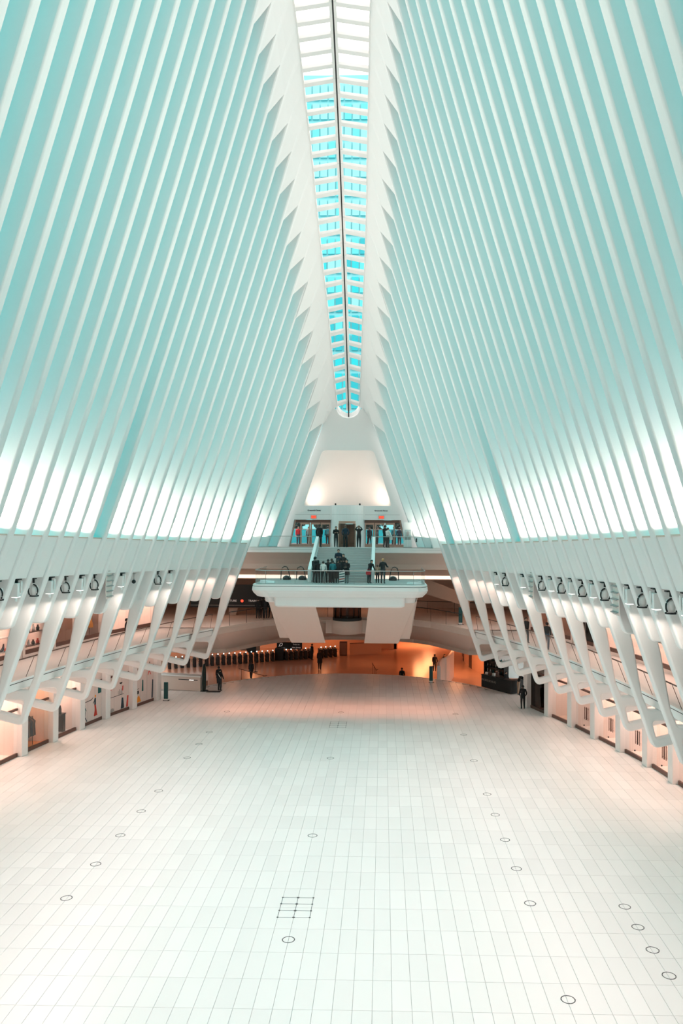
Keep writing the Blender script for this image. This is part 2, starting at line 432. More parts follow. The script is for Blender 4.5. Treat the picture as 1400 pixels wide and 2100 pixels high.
def make_rib(side, k):
    yf = Y(k); y0, y1 = yf-RT, yf; hole = None
    sn = 'left' if side < 0 else 'right'
    foot = k >= 0 and k % 2 == 0
    if k < 0: z0 = DECKZ+.01 if k > -3 else DECKZ+.01
    elif foot: z0 = vee_z(k)
    else: z0 = 7.83+.043*k
    inner = inner_edge(k, z0)
    # close the top inside the shell
    top = inner[-1]
    if foot:
        xv, zv = inner[0]; xw = wall_x(side, yf-.2)+.2
        xh = xw-.64; arm = min(.68*(xw-xv), (3.92-zv+.12)*(xw-xv)/(xh-xv))
        zlow = lambda x: zv-.12+arm*(x-xv)/(xw-xv)
        xi = lambda z: low_x(k, z)
        out = [(xv, zv-.12, .34)]+[(x, z, 0) for x, z in inner[1:]]
        oe = [(x+rib_depth(k, z), z, 0) for x, z in inner[::-1] if z > 8.5]
        oe += [(xi(z)+rib_depth(k, z), z, 0) for z in (8.0, 7.2, 6.4, 5.6)]+[(xi(4.95)+.34, 4.95, .16)]
        oe += [(xw, 4.95, 0), (xw, zv-.12+arm, 0)]
        outline = round_poly(out+oe, 0)
        za = 4.46
        xb = xi(zv+.50)+.30
        hole = round_poly([(xb, zlow(xb)+.42, .16), (xi(za)+.34, za, .16), (xh, za, .06), (xh, zlow(xh)+.40, .06)], .1)
        if xh-(xi(za)+.34) < .3: hole = None
    elif k >= 0:
        xs, zs = inner[0]; w = rib_depth(k, zs+.3)
        out = [(xs+.02, zs-.02, .30)]+[(x, z, 0) for x, z in inner[1:]]
        oe = [(x+rib_depth(k, z), z, 0) for x, z in inner[::-1] if z > zs+.8]+[(xs+w-.02, zs-.02, .30)]
        outline = round_poly(out+oe, 0)
    else:
        outline = [(x, z) for x, z in inner]+[(x+rib_depth(k, z), z) for x, z in inner[::-1]]
    o = plate('steel_rib', outline, hole, side, y0, y1, STEEL_W, .075)
    if k < 0: lab = f'white rib rising from the upper deck, {sn} side, {ordn(-k)} behind the railing'
    elif foot: lab = f'white rib with a looped foot, {sn} side, {ordn(k//2+1)} such from the entrance'
    else: lab = f'white rib with a rounded lower tip, {sn} side, {ordn(k//2+1)} such from the entrance'
    tag(o, lab, 'rib', f'white ribs of the {sn} side')
for side in (-1, 1):
    for k in range(K0, K1): make_rib(side, k)

# ------------------------------------------------------------------ arch beams with the ledge, back walls, gallery ceilings
def beam_sections(side, k0, k1, sec, step=1):
    return [[(side*x, y, z) for x, y, z in sec(k)] for k in range(k0, k1+1, step)]
def ledge_beam(side):
    sn = 'left' if side < 0 else 'right'
    def sec(k):
        y = Y(k)-.1; zl = ledge_z(k); zb = zl-1.88
        return [(low_x(k, zb)+.10, y, zb), (low_x(k, zl)+.10, y, zl), (low_x(k, zl)+1.9, y, zl), (low_x(k, zl)+1.9, y, zb)]
    b = MB(); b.loft(beam_sections(side, 0, K1, sec))
    tag(b.build('wall_'+sn, [WHITE]), 'white curved arch beam under the ledge', kind='structure')
    # a shadow joint along the top of the beam
    j = MB()
    def sec2(k):
        y = Y(k)-.1; zl = ledge_z(k)
        return [(low_x(k, zl)+.085, y, zl-.05), (low_x(k, zl)+.085, y, zl+.012), (low_x(k, zl)+.3, y, zl+.012), (low_x(k, zl)+.3, y, zl-.05)]
    j.loft(beam_sections(side, 0, K1, sec2)); tag(j.build('trim_%d' % (2 if side < 0 else 3), [PLASTER]), 'lip along the top of the arch beam', kind='structure')
    def sec3(k):
        y = Y(k)-.1; zl = ledge_z(k)
        return [(low_x(k, 8.5)+.85, y, 8.55), (low_x(k, zl)+1.7, y, zl-1.0), (low_x(k, zl)+1.9, y, zl-1.0), (low_x(k, 8.5)+1.05, y, 8.35)]
    b = MB(); b.loft(beam_sections(side, 0, K1, sec3))
    tag(b.build('wall_'+sn, [WHITE]), 'white wall behind the lamp recesses', kind='structure')
    # gallery ceiling
    b = MB()
    def sec4(k):
        y = Y(k)-.1; xw = wall_x(side, y)+4.5; xi = low_x(k, 8.4)+.86
        return [(xi, y, 8.36), (xw, y, 8.36), (xw, y, 8.62), (xi, y, 8.62)]
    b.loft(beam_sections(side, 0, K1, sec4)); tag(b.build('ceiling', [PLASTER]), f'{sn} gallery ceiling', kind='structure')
    # gallery slab with a white fascia
    def gx(k): return low_x(k, SLAB)+.35+.55*min(1, max(0, k/6))
    b = MB()
    def sec5(k):
        y = Y(k)-.1; xw = wall_x(side, y)+4.5
        return [(gx(k), y, SLAB-.13), (gx(k)-.03, y, SLAB-.11), (gx(k)-.03, y, SLAB), (xw, y, SLAB), (xw, y, SLAB-.52), (gx(k)+.04, y, SLAB-.52), (gx(k), y, SLAB-.15)]
    rings = beam_sections(side, 0, 26, sec5)
    b.loft(rings); tag(b.build('floor', [WHITE]), f'{sn} gallery slab with a white edge', kind='structure')
    j = MB()
    def sec6(k):
        y = Y(k)-.1
        return [(gx(k)-.012, y, SLAB-.155), (gx(k)-.012, y, SLAB-.125), (gx(k)+.05, y, SLAB-.125), (gx(k)+.05, y, SLAB-.155)]
    j.loft(beam_sections(side, 0, 26, sec6)); tag(j.build('trim_%d' % (4 if side < 0 else 5), [DARK]), 'dark shadow line along the gallery slab edge', kind='structure')
    return gx
GX = {s: ledge_beam(s) for s in (-1, 1)}

# ------------------------------------------------------------------ glazing between the ribs
def glazing(side):
    sn = 'left' if side < 0 else 'right'
    e = tag(empty('window_%d' % (1 if side < 0 else 2)), f'tall glass panes between the ribs of the {sn} side', kind='structure')
    for k in range(K0+1, K1):
        ya, yb = Y(k)-.02, Y(k-1)-RT+.02; vs = []; n = 6
        for kk, y in ((k, ya), (k-1, yb)):
            zl, zt = ledge_z(kk), tip_z(kk)
            for i in range(n+1):
                z = zl+(zt-zl)*i/n; vs.append((side*(up_x(kk, z)+rib_depth(kk, z)-.14), y, z))
        b = MB(); b.add(vs, [(i, i+1, n+2+i, n+1+i) for i in range(n)]); b.build('glass_pane', [WALLGLASS], e)
for side in (-1, 1): glazing(side)

# ------------------------------------------------------------------ spine shell and skylight
def t_of(y): return (61.55-y)/15.15
def spine_z(y): return poly((-2.973035, 14.56726, 26.346429), t_of(y))+2.6
def sky_hw(y):
    return interp([(-.45, .80), (-.307, .98), (-.16, 1.14), (.056, 1.32), (.3, 1.57), (.498, 1.72), (.625, 1.76), (.824, 1.90), (1.14, 2.05), (1.257, 2.18), (2.4, 2.45), (3.6, 2.2), (5, 1.6)], t_of(y))
SKY_END = 67.6
def spine_shell(side):
    sn = 'left' if side < 0 else 'right'
    b = MB(); rings = []
    def section(y, kk, drop):
        # inner face from the rib line up to the skylight curb, then back over the top
        zt, xt = tip_z(kk), tip_x(kk); z0 = zt-drop
        hw, ze = sky_hw(y), spine_z(y)-.35
        a = [(up_x(kk, z0), z0), (up_x(kk, (z0+zt)/2), (z0+zt)/2), (xt, zt)]
        m = [(xt+(hw-xt)*s, zt+(ze-zt)*(s**.9)) for s in (.33, .66, 1)]
        o = [(hw+.02, ze+.45), (xt+.75, zt+1.2), (up_x(kk, z0)+.9, z0+.05)]
        return [(side*x, y, z) for x, z in a+m+o]
    for k in range(K1-1, K0, -1):           # from the camera end to the entrance
        ya, yb = Y(k), Y(k-1)-RT
        rings.append(section(ya-RT+.05, k, 2.5)); rings.append(section(ya-.03, k, 2.5)); rings.append(section(yb+.03, k-1, .02))
    rings.append(section(66.75, K0, .02))
    b.loft(rings, cap=True)
    o = b.build('ceiling', [STEEL_W]); tag(o, f'{sn} half of the white spine shell beside the skylight', kind='structure')
    for p in o.data.polygons: p.use_smooth = False
for side in (-1, 1): spine_shell(side)

def skylight():
    e = tag(empty('skylight', (0, 0, 0)), 'long narrow glass skylight with white cross bars and a dark centre line along the roof', 'skylight')
    st = .7575; y = SKY_END-.9; rows = 0
    curb = {}
    for s in (-1, 1):
        c = MB(); ys = [SKY_END-.9-st*i for i in range(86)]
        c.loft([[(s*(sky_hw(q)+.03), q, spine_z(q)-.42), (s*(sky_hw(q)-.05), q, spine_z(q)-.42), (s*(sky_hw(q)-.05), q, spine_z(q)-.18), (s*(sky_hw(q)+.03), q, spine_z(q)-.18)] for q in ys])
        c.build('curb', [STEEL_W], e)
    # central split: two white rails with a dark gap
    for s in (-1, 1):
        c = MB(); c.loft([[(s*.045, q, spine_z(q)-.02), (s*.20, q, spine_z(q)-.04), (s*.20, q, spine_z(q)+.16), (s*.045, q, spine_z(q)+.16)] for q in [SKY_END-.3-.7575*i for i in range(87)]])
        c.build('centre_rail', [STEEL_W], e)
    c = MB(); c.loft([[(-.05, q, spine_z(q)+.03), (.05, q, spine_z(q)+.03), (.05, q, spine_z(q)+.10), (-.05, q, spine_z(q)+.10)] for q in [SKY_END-.1-.7575*i for i in range(88)]])
    c.build('seal', [BLACK], e)
    for r in range(86):
        ya, yb = y-st*r, y-st*(r+1)          # ya far, yb near
        bw = .20
        for s in (-1, 1):
            hwa, hwb = sky_hw(ya), sky_hw(yb)
            # bar at the far edge of the row
            m = MB(); pa = []
            for q in (ya-bw/2, ya+bw/2):
                h = sky_hw(q); pa.append([(s*h, q, spine_z(q)-.36), (s*.06, q, spine_z(q)-.06), (s*.06, q, spine_z(q)+.10), (s*h, q, spine_z(q)-.16)])
            m.loft(pa); m.build('cross_bar', [STEEL_W], e)
            if yb < 5: continue
            p = MB(); p.add([(s*(hwb-.03), yb, spine_z(yb)-.20), (s*.08, yb, spine_z(yb)+.07), (s*.08, ya, spine_z(ya)+.07), (s*(hwa-.03), ya, spine_z(ya)-.20)], [(0, 1, 2, 3)])
            p.build('glass_pane', [SKYGLASS], e)
    # rounded end
    n = 12; b = MB(); y0 = SKY_END-.9; z0 = spine_z(y0)-.36; hw = sky_hw(y0)
    inn = [(hw*.96*math.cos(PI*i/n), y0+.85*math.sin(PI*i/n)) for i in range(n+1)]; out = [(1.10*hw*math.cos(PI*i/n), y0+1.02*math.sin(PI*i/n)) for i in range(n+1)]
    def zz(q): return spine_z(y0)-.32-(q-y0)*1.05
    b.loft([[(a, c, zz(c)), (p, q, zz(q)-.05), (p, q, zz(q)+.35), (a, c, zz(c)+.35)] for (a, c), (p, q) in zip(inn, out)])
    b.build('end_hoop', [STEEL_W], e)
    for s in (-1, 1):
        half = [i for i in range(n+1) if s*inn[i][0] >= -1e-6]
        vs = [(s*.06, y0, zz(y0)+.2)]+[(inn[i][0] if abs(inn[i][0]) > .05 else s*.05, inn[i][1], zz(inn[i][1])+.12) for i in half]
        m = MB(); m.add(vs, [(0, i, i+1) for i in range(1, len(vs)-1)]); m.build('glass_pane', [SKYGLASS], e)
    MB().tube([(0, y0, zz(y0)+.1), (0, y0+.85, zz(y0+.85)+.02)], .05, 6).build('seal', [BLACK], e)
skylight()
# ------------------------------------------------------------------ columns, shops and galleries along both sides
def col_y(side, k): return (61.4-3.06*k) if side < 0 else (60.25-2.98*k)
NB = 9
def frame_of(side, ya, yb):
    """empty's transform for a bay: local x runs along the wall, y outward, z up; returns (matrix, length)"""
    a = Vector((side*wall_x(side, ya), ya, 0)); b = Vector((side*wall_x(side, yb), yb, 0))
    if side > 0: a, b = (a, b) if ya > yb else (b, a)
    else: a, b = (a, b) if ya < yb else (b, a)
    u = (b-a); L = u.length; u.normalize(); n = Vector((0, 0, 1)).cross(u)
    return Matrix(((u.x, n.x, 0, a.x), (u.y, n.y, 0, a.y), (0, 0, 1, 0), (0, 0, 0, 1))), L
def put(o, M): o.matrix_world = M; return o
def fig(parent, pts, m, d=-.012, name='printed_figure'):
    b = MB(); b.prism(pts, lambda u, v, t: (u, t, v), d, d+.008); return b.build(name, [m], parent)
def walker(x, z, h, parent, top, legs, flip=1, stride=.2):
    f = flip
    P = lambda pts: [(x+f*u*h, z+v*h) for u, v in pts]
    fig(parent, P([(-.02, .52), (.10, .52), (.09, .70), (.11, .80), (.04, .86), (-.03, .80)]), top)
    fig(parent, P([(-.02, .53), (.10, .53), (.06, .30), (.09+stride, .02), (.03+stride, 0), (.0, .28), (.02-stride*.2, .28), (-.05-stride, .0), (-.10-stride, .02)]), legs, -.014)
    fig(parent, P([(.02+.05*math.cos(a*PI/5), .925+.065*math.sin(a*PI/5)) for a in range(10)]), ORANGE if top is NAVY else BLACK, -.013)
    fig(parent, P([(.09, .78), (.20, .62), (.18, .60), (.06, .74)]), top, -.016)

L_NAMES = {0: 'poster', 1: 'poster', 2: 'poster', 3: 'display', 4: 'clothes', 5: 'plain', 6: 'plain', 7: 'plain'}
R_NAMES = {0: 'smoked', 1: 'shelves', 2: 'dimdoors', 3: 'doors', 4: 'brightdoors', 5: 'doors', 6: 'doors', 7: 'plain'}
def lower_bay(side, k):
    sn = 'left' if side < 0 else 'right'
    ya, yb = col_y(side, k), col_y(side, k+1)
    M, L = frame_of(side, ya, yb); kind = (L_NAMES if side < 0 else R_NAMES)[k]
    c0, c1 = .30, L-.30; w = c1-c0
    desc = {'poster': 'white boarded shopfront printed with small coloured figures', 'display': 'shop window showing black boxes and a bag',
            'clothes': 'dim shop window with dark clothes on rails', 'plain': 'plain pink lit shop window', 'smoked': 'grey curtained shop window beside the kiosk',
            'shelves': 'glazed shopfront with dark shelves inside', 'dimdoors': 'glazed shopfront with dim interior and long handles',
            'doors': 'pale glazed shopfront with long bronze door handles', 'brightdoors': 'glazed shopfront with a bright white screen inside'}[kind]
    e = put(tag(empty('shopfront'), f'{desc}, {sn} floor level, {ordn(k+1)} from the entrance', 'shopfront', f'{sn} ground floor shopfronts'), M)
    flip = (lambda x: x) if side > 0 else (lambda x: L-x)     # after this x grows towards the camera on both sides
    def bx(name, a, b, d0, d1, z0, z1, m, par=e, bevel=0): return box(name, (min(flip(a), flip(b)), max(flip(a), flip(b)), d0, d1, z0, z1), m, par, bevel)
    bx('base_frame', c0, c1, -.05, .07, .0, .21, BRONZE, bevel=.01)
    bx('transom', c0, c1, -.04, .07, 2.62, 2.76, BRONZE, bevel=.01)
    bx('header', c0, c1, .04, .14, 4.2, 4.98, PINKW)
    if kind == 'poster':
        bx('board', c0, c1, .0, .05, .21, 2.62, HOARD); bx('upper_board', c0, c1, .0, .05, 2.76, 4.2, HOARD)
        pr = empty('print'); pr.parent = e
        X = lambda u: flip(c0+(1-u)*w) if side < 0 else flip(c0+u*w)   # u: 0 near camera .. 1 far
        S = -1 if side < 0 else 1
        if k == 2:
            walker(flip(c1-.45), .25, 1.15, e, GREEN, NAVY, 1, .18); walker(flip(c0+.75), .40, 1.45, e, NAVY, RED, -1, .05)
            fig(e, [(flip(c0+.25)+a, b) for a, b in ((-.2, 1.85), (.2, 1.85), (.2, 2.35), (-.2, 2.35))], GREEN)
            fig(e, [(flip(c1-.4)+a, b) for a, b in ((-.12, 1.75), (.12, 1.75), (.12, 2.05), (-.12, 2.05))], NAVY)
            fig(e, [(flip(c1-.1), 1.50), (flip(c1-1.3), 1.56), (flip(c1-1.5), 1.72), (flip(c1-1.25), 1.60), (flip(c1-.1), 1.54)], BLACK)
        elif k == 1:
            fig(e, [(flip(c1-.5)+a, b) for a, b in ((-.18, 1.75), (.05, 1.75), (.15, 2.25), (-.08, 2.25))], RED)
            fig(e, [(flip(c1-.15)+a, b) for a, b in ((-.14, 2.0), (.1, 2.0), (.1, 2.4), (-.14, 2.4))], NAVY)
            fig(e, [(flip(c0+.95)+.17*math.cos(a), 2.12+.12*math.sin(a)) for a in [PI+PI*i/8 for i in range(9)]], BLACK)
            fig(e, [(flip(c1-.1), 1.22), (flip(c1-2.0), 1.24), (flip(c1-2.0), 1.27), (flip(c1-.1), 1.25)], BLACK)
            for q in range(5): fig(e, [(flip(c0+.8+q*.11)+a, b) for a, b in ((-.025, 1.27), (.025, 1.27), (.025, 1.55+.12*(q % 2)), (-.025, 1.55+.12*(q % 2)))], GREYP)
            fig(e, [(flip(c0+.75)+a, b) for a, b in ((-.06, 1.5), (.06, 1.5), (.09, 1.85), (-.02, 1.85))], RED)
            fig(e, [(flip(c0+.75)+a, b) for a, b in ((-.2, .25), (.2, .25), (.08, 1.0), (-.08, 1.0))], NAVY)
            fig(e, [(flip(c0+.2)+a, b) for a, b in ((-.12, .25), (.1, .25), (.16, 1.05), (.02, 1.05))], RED)
            for cx in (.25, .65): fig(e, [(flip(c1-cx)+.24*math.cos(a), .24+.24*math.sin(a)) for a in [PI*i/8 for i in range(9)]], GREYP)
        else:
            walker(flip(c0+.55), 2.05, 1.0, e, RED, RED, 1, .12)
            fig(e, [(flip(c1-.12)+a, b) for a, b in ((-.07, 1.25), (.07, 1.25), (.07, 2.5), (-.07, 2.5))], GREEN)
            fig(e, [(flip(c1-.1), 1.22), (flip(c1-.7), 1.24), (flip(c1-.7), 1.27), (flip(c1-.1), 1.25)], BLACK)
            fig(e, [(flip(c1-1.15)+a, b) for a, b in ((-.1, 1.0), (.1, 1.0), (.08, 1.8), (-.04, 1.85))], GREEN)
            fig(e, [(flip(c1-.6)+a, b) for a, b in ((-.35, .25), (.35, .3), (.1, .75), (-.05, .7))], ORANGE)
            fig(e, [(flip(c1-.55)+.14*math.cos(a), 1.0+.14*math.sin(a)) for a in [2*PI*i/9 for i in range(9)]], BLACK)
            fig(e, [(flip(c0+.14)+a, b) for a, b in ((-.12, .25), (.06, .25), (.1, 1.6), (-.02, 1.65))], NAVY)
        bpy.data.objects.remove(pr)
        for q in (1/3, 2/3): bx('board_joint', c0+w*q-.005, c0+w*q+.005, -.004, .0, .21, 2.62, GREYP)
    elif kind == 'smoked':
        bx('glass_pane', c0, c1, .0, .02, .21, 2.62, SMOKE); bx('glass_pane', c0, c1, .0, .02, 2.76, 4.2, GLASS)
        cu = MB(); n = 60; pts = [(c0+w*i/n, .55+.06*math.sin(i*1.3)) for i in range(n+1)]
        cu.loft([[(flip(x), d, .1), (flip(x), d, 4.0)] for x, d in pts], 0, closed=False, smooth=True); cu.build('curtain', [mat('curtain', (.42, .36, .33), .8)], e)
    else:
        n = 3 if 'doors' in kind else (2 if kind in ('shelves',) else 2)
        for q in range(n): bx('glass_pane', c0+w*q/n+.006, c0+w*(q+1)/n-.006, .0, .02, .21, 2.62, GLASS)
        bx('glass_pane', c0, c1, .0, .02, 2.76, 4.2, GLASS)
        if 'doors' in kind:
            for q in (-.22, -.04, .04, .22):
                h = MB().tube([(flip(c0+w*.60+q), -.05, .85), (flip(c0+w*.60+q), -.05, 1.65)], .022, 8)
                for zz in (.95, 1.55): h.tube([(flip(c0+w*.60+q), -.05, zz), (flip(c0+w*.60+q), .0, zz)], .012, 6)
                h.build('door_handle', [BRONZE], e)
            MB().ball((flip(c0+w*.45), -.01, .42), .05, 8).build('door_lock', [BLACK], e)
    # room behind
    wallm = PINKW; D = 3.2
    bx('room_floor', .1, L-.1, .08, D, .0, .045, {'clothes': mat('orange_wood', (.75, .30, .10), .25), 'display': WHITE}.get(kind, PINKW) if kind != 'shelves' else mat('pale_wood', (.66, .48, .38), .3))
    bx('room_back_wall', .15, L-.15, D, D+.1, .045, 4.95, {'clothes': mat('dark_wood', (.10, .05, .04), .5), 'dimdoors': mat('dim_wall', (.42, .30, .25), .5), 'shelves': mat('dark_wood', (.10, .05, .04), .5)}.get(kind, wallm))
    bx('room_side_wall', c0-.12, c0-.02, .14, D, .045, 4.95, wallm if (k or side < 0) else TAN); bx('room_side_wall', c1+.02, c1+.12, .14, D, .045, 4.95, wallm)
    if kind == 'display':
        g = 'window display of the left shop'
        def item(name, shapes, lab, cat, m):
            b = MB()
            for s_ in shapes: b.box(*s_)
            o = b.build(name, [m], None, .012); put(o, M); tag(o, lab, cat, g)
        xx = flip(c1-1.45)
        item('display_plinth', [(xx-.62, xx-.30, .45, 1.0, .05, 1.15)], 'black square plinth below the black bag, farther from the entrance', 'plinth', BLACK)
        item('display_plinth', [(xx+.30, xx+.62, .45, 1.0, .05, 1.15)], 'black square plinth below the black bag, closer to the entrance', 'plinth', BLACK)
        item('display_shelf', [(xx-.66, xx+.66, .42, 1.05, 1.155, 1.20)], 'black board lying across two black plinths', 'shelf', BLACK)
        bg = MB(); bg.loft([[(xx-.33*s_, .55+.1*(1-s_), z), (xx+.33*s_, .55+.1*(1-s_), z), (xx+.33*s_, .9-.1*(1-s_), z), (xx-.33*s_, .9-.1*(1-s_), z)] for z, s_ in ((1.205, 1), (1.5, 1), (1.75, .8))])
        hd = [(xx+.2*math.cos(a), .72, 1.74+.28*math.sin(a)) for a in [PI*i/10 for i in range(11)]]
        o = put(tag(bg.build('handbag', [BLACK], None, .02), 'black handbag standing on the display board in the shop window', 'bag', g), M); MB().tube(hd, .018, 6).build('bag_handle', [BLACK], o)
        item('backing_board', [(xx-.30, xx+.02, 1.1, 1.14, 1.21, 2.5)], 'tall black panel standing behind the black handbag', 'panel', BLACK)
    if kind == 'clothes':
        for rr, (dx, dd) in enumerate(((1.25, .55), (1.95, 1.3))):
            xx = flip(c1-dx); r_ = tag(empty('clothes_rail'), f'dark clothes rail in the dim shop, {("nearer to the window", "deeper inside")[rr]}', 'clothes rail', 'clothes rails in the left shop')
            put(r_, M)
            for q in (-.5, .5): MB().tube([(xx+q, dd, .05), (xx+q, dd, 1.75)], .02, 6).build('post', [DARK], r_)
            MB().tube([(xx-.5, dd, 1.75), (xx+.5, dd, 1.75)], .02, 6).build('bar', [DARK], r_)
            for q in range(7):
                gx = xx-.42+q*.14; b = MB(); sc_ = .9+.1*((q*7) % 3)
                b.loft([[(gx-.045, dd-.24*s_, z), (gx+.045, dd-.24*s_, z), (gx+.045, dd+.24*s_, z), (gx-.045, dd+.24*s_, z)] for z, s_ in ((.75-.1*sc_, 1), (1.3, .8), (1.5, .95), (1.62, .3), (1.69, .1))])
                put(tag(b.build('hanging_coat', [[BLACK, NAVY, BRONZE][q % 3]]), f'dark coat on the {("nearer", "deeper")[rr]} rail in the dim shop, {ordn(q+1)} along', 'coat', 'coats in the left shop'), M)
    if kind == 'shelves':
        s_ = put(tag(empty('shelf_unit'), 'dark shelf unit with jars seen through the right shopfront', 'shelves'), M)
        xx = flip(c0+w*.68)
        for q in range(5): box('shelf', (xx-.7, xx+.7, 2.5, 2.9, .3+q*.55, .34+q*.55), BRONZE, s_)
        for q in (-.72, .70): box('side_panel', (xx+q, xx+q+.03, 2.5, 2.9, .05, 2.9), BRONZE, s_)
        for q in range(4):
            for i in range(3):
                j = MB().lathe([(.001, .004), (.10, .004), (.10, .25), (.05, .32), (.05, .36), (.001, .36)], (xx-.42+i*.42, 2.7, .34+q*.55), 10)
                put(tag(j.build('jar', [[GREYP, DARK, BRONZE][(i+q) % 3]]), f'jar on the dark shelf unit, {ordn(q+1)} shelf up, {("first", "middle", "last")[i]} of three', 'jar', 'jars on the dark shelf unit'), M)
    if kind == 'brightdoors':
        s_ = put(tag(empty('lit_screen'), 'bright white screen inside the right shop', 'screen'), M); xx = flip(c0+w*.75)
        box('panel', (xx-.55, xx+.55, 1.3, 1.36, 1.0, 3.4), SCREEN, s_); box('plinth', (xx-.6, xx+.6, 1.2, 1.45, .05, .98), WHITE, s_, .01)
        s_ = put(tag(empty('hanging_sign'), 'small orange sign hanging inside the bright shop', 'sign'), M); xx = flip(c0+w*.42)
        box('board', (xx-.12, xx+.12, .5, .53, 1.95, 2.35), ORANGE, s_); MB().tube([(xx, .515, 2.35), (xx, .515, 4.9)], .006, 5).build('cord', [DARK], s_)
    if kind in ('dimdoors', 'doors') and side > 0:
        s_ = put(tag(empty('shop_counter'), f'pale counter inside the right shop, {ordn(k+1)} bay from the entrance', 'counter', 'counters in the right shops'), M); xx = flip(c0+w*.55)
        box('body', (xx-.8, xx+.8, 1.9, 2.5, .05, 1.0), PINKW, s_, .01); box('counter_top', (xx-.85, xx+.85, 1.85, 2.55, 1.0, 1.05), BRONZE if kind == 'dimdoors' else WHITE, s_, .01)
    p = M @ Vector((L/2, 1.5, 4.6))
    pw = {'poster': 0, 'clothes': .55, 'smoked': .35, 'dimdoors': .45, 'shelves': .7}.get(kind, 1.0)
    if pw: area_lamp(p, 1.6, SHOP_W*pw, PINK if kind != 'clothes' else WARM)
def column(side, k):
    sn = 'left' if side < 0 else 'right'
    y = col_y(side, k); M, L = frame_of(side, y-.5, y+.5)
    b = MB(); c = L/2
    b.box(c-.29, c+.29, -.34, .30, 0, 4.97)
    o = b.build('column', [PINKW if False else WHITE], None, .05)
    M = M.copy(); put(o, M)
    tag(o, f'square white column between the {sn} shopfronts, {ordn(k+1)} from the entrance', 'column', f'{sn} side columns')
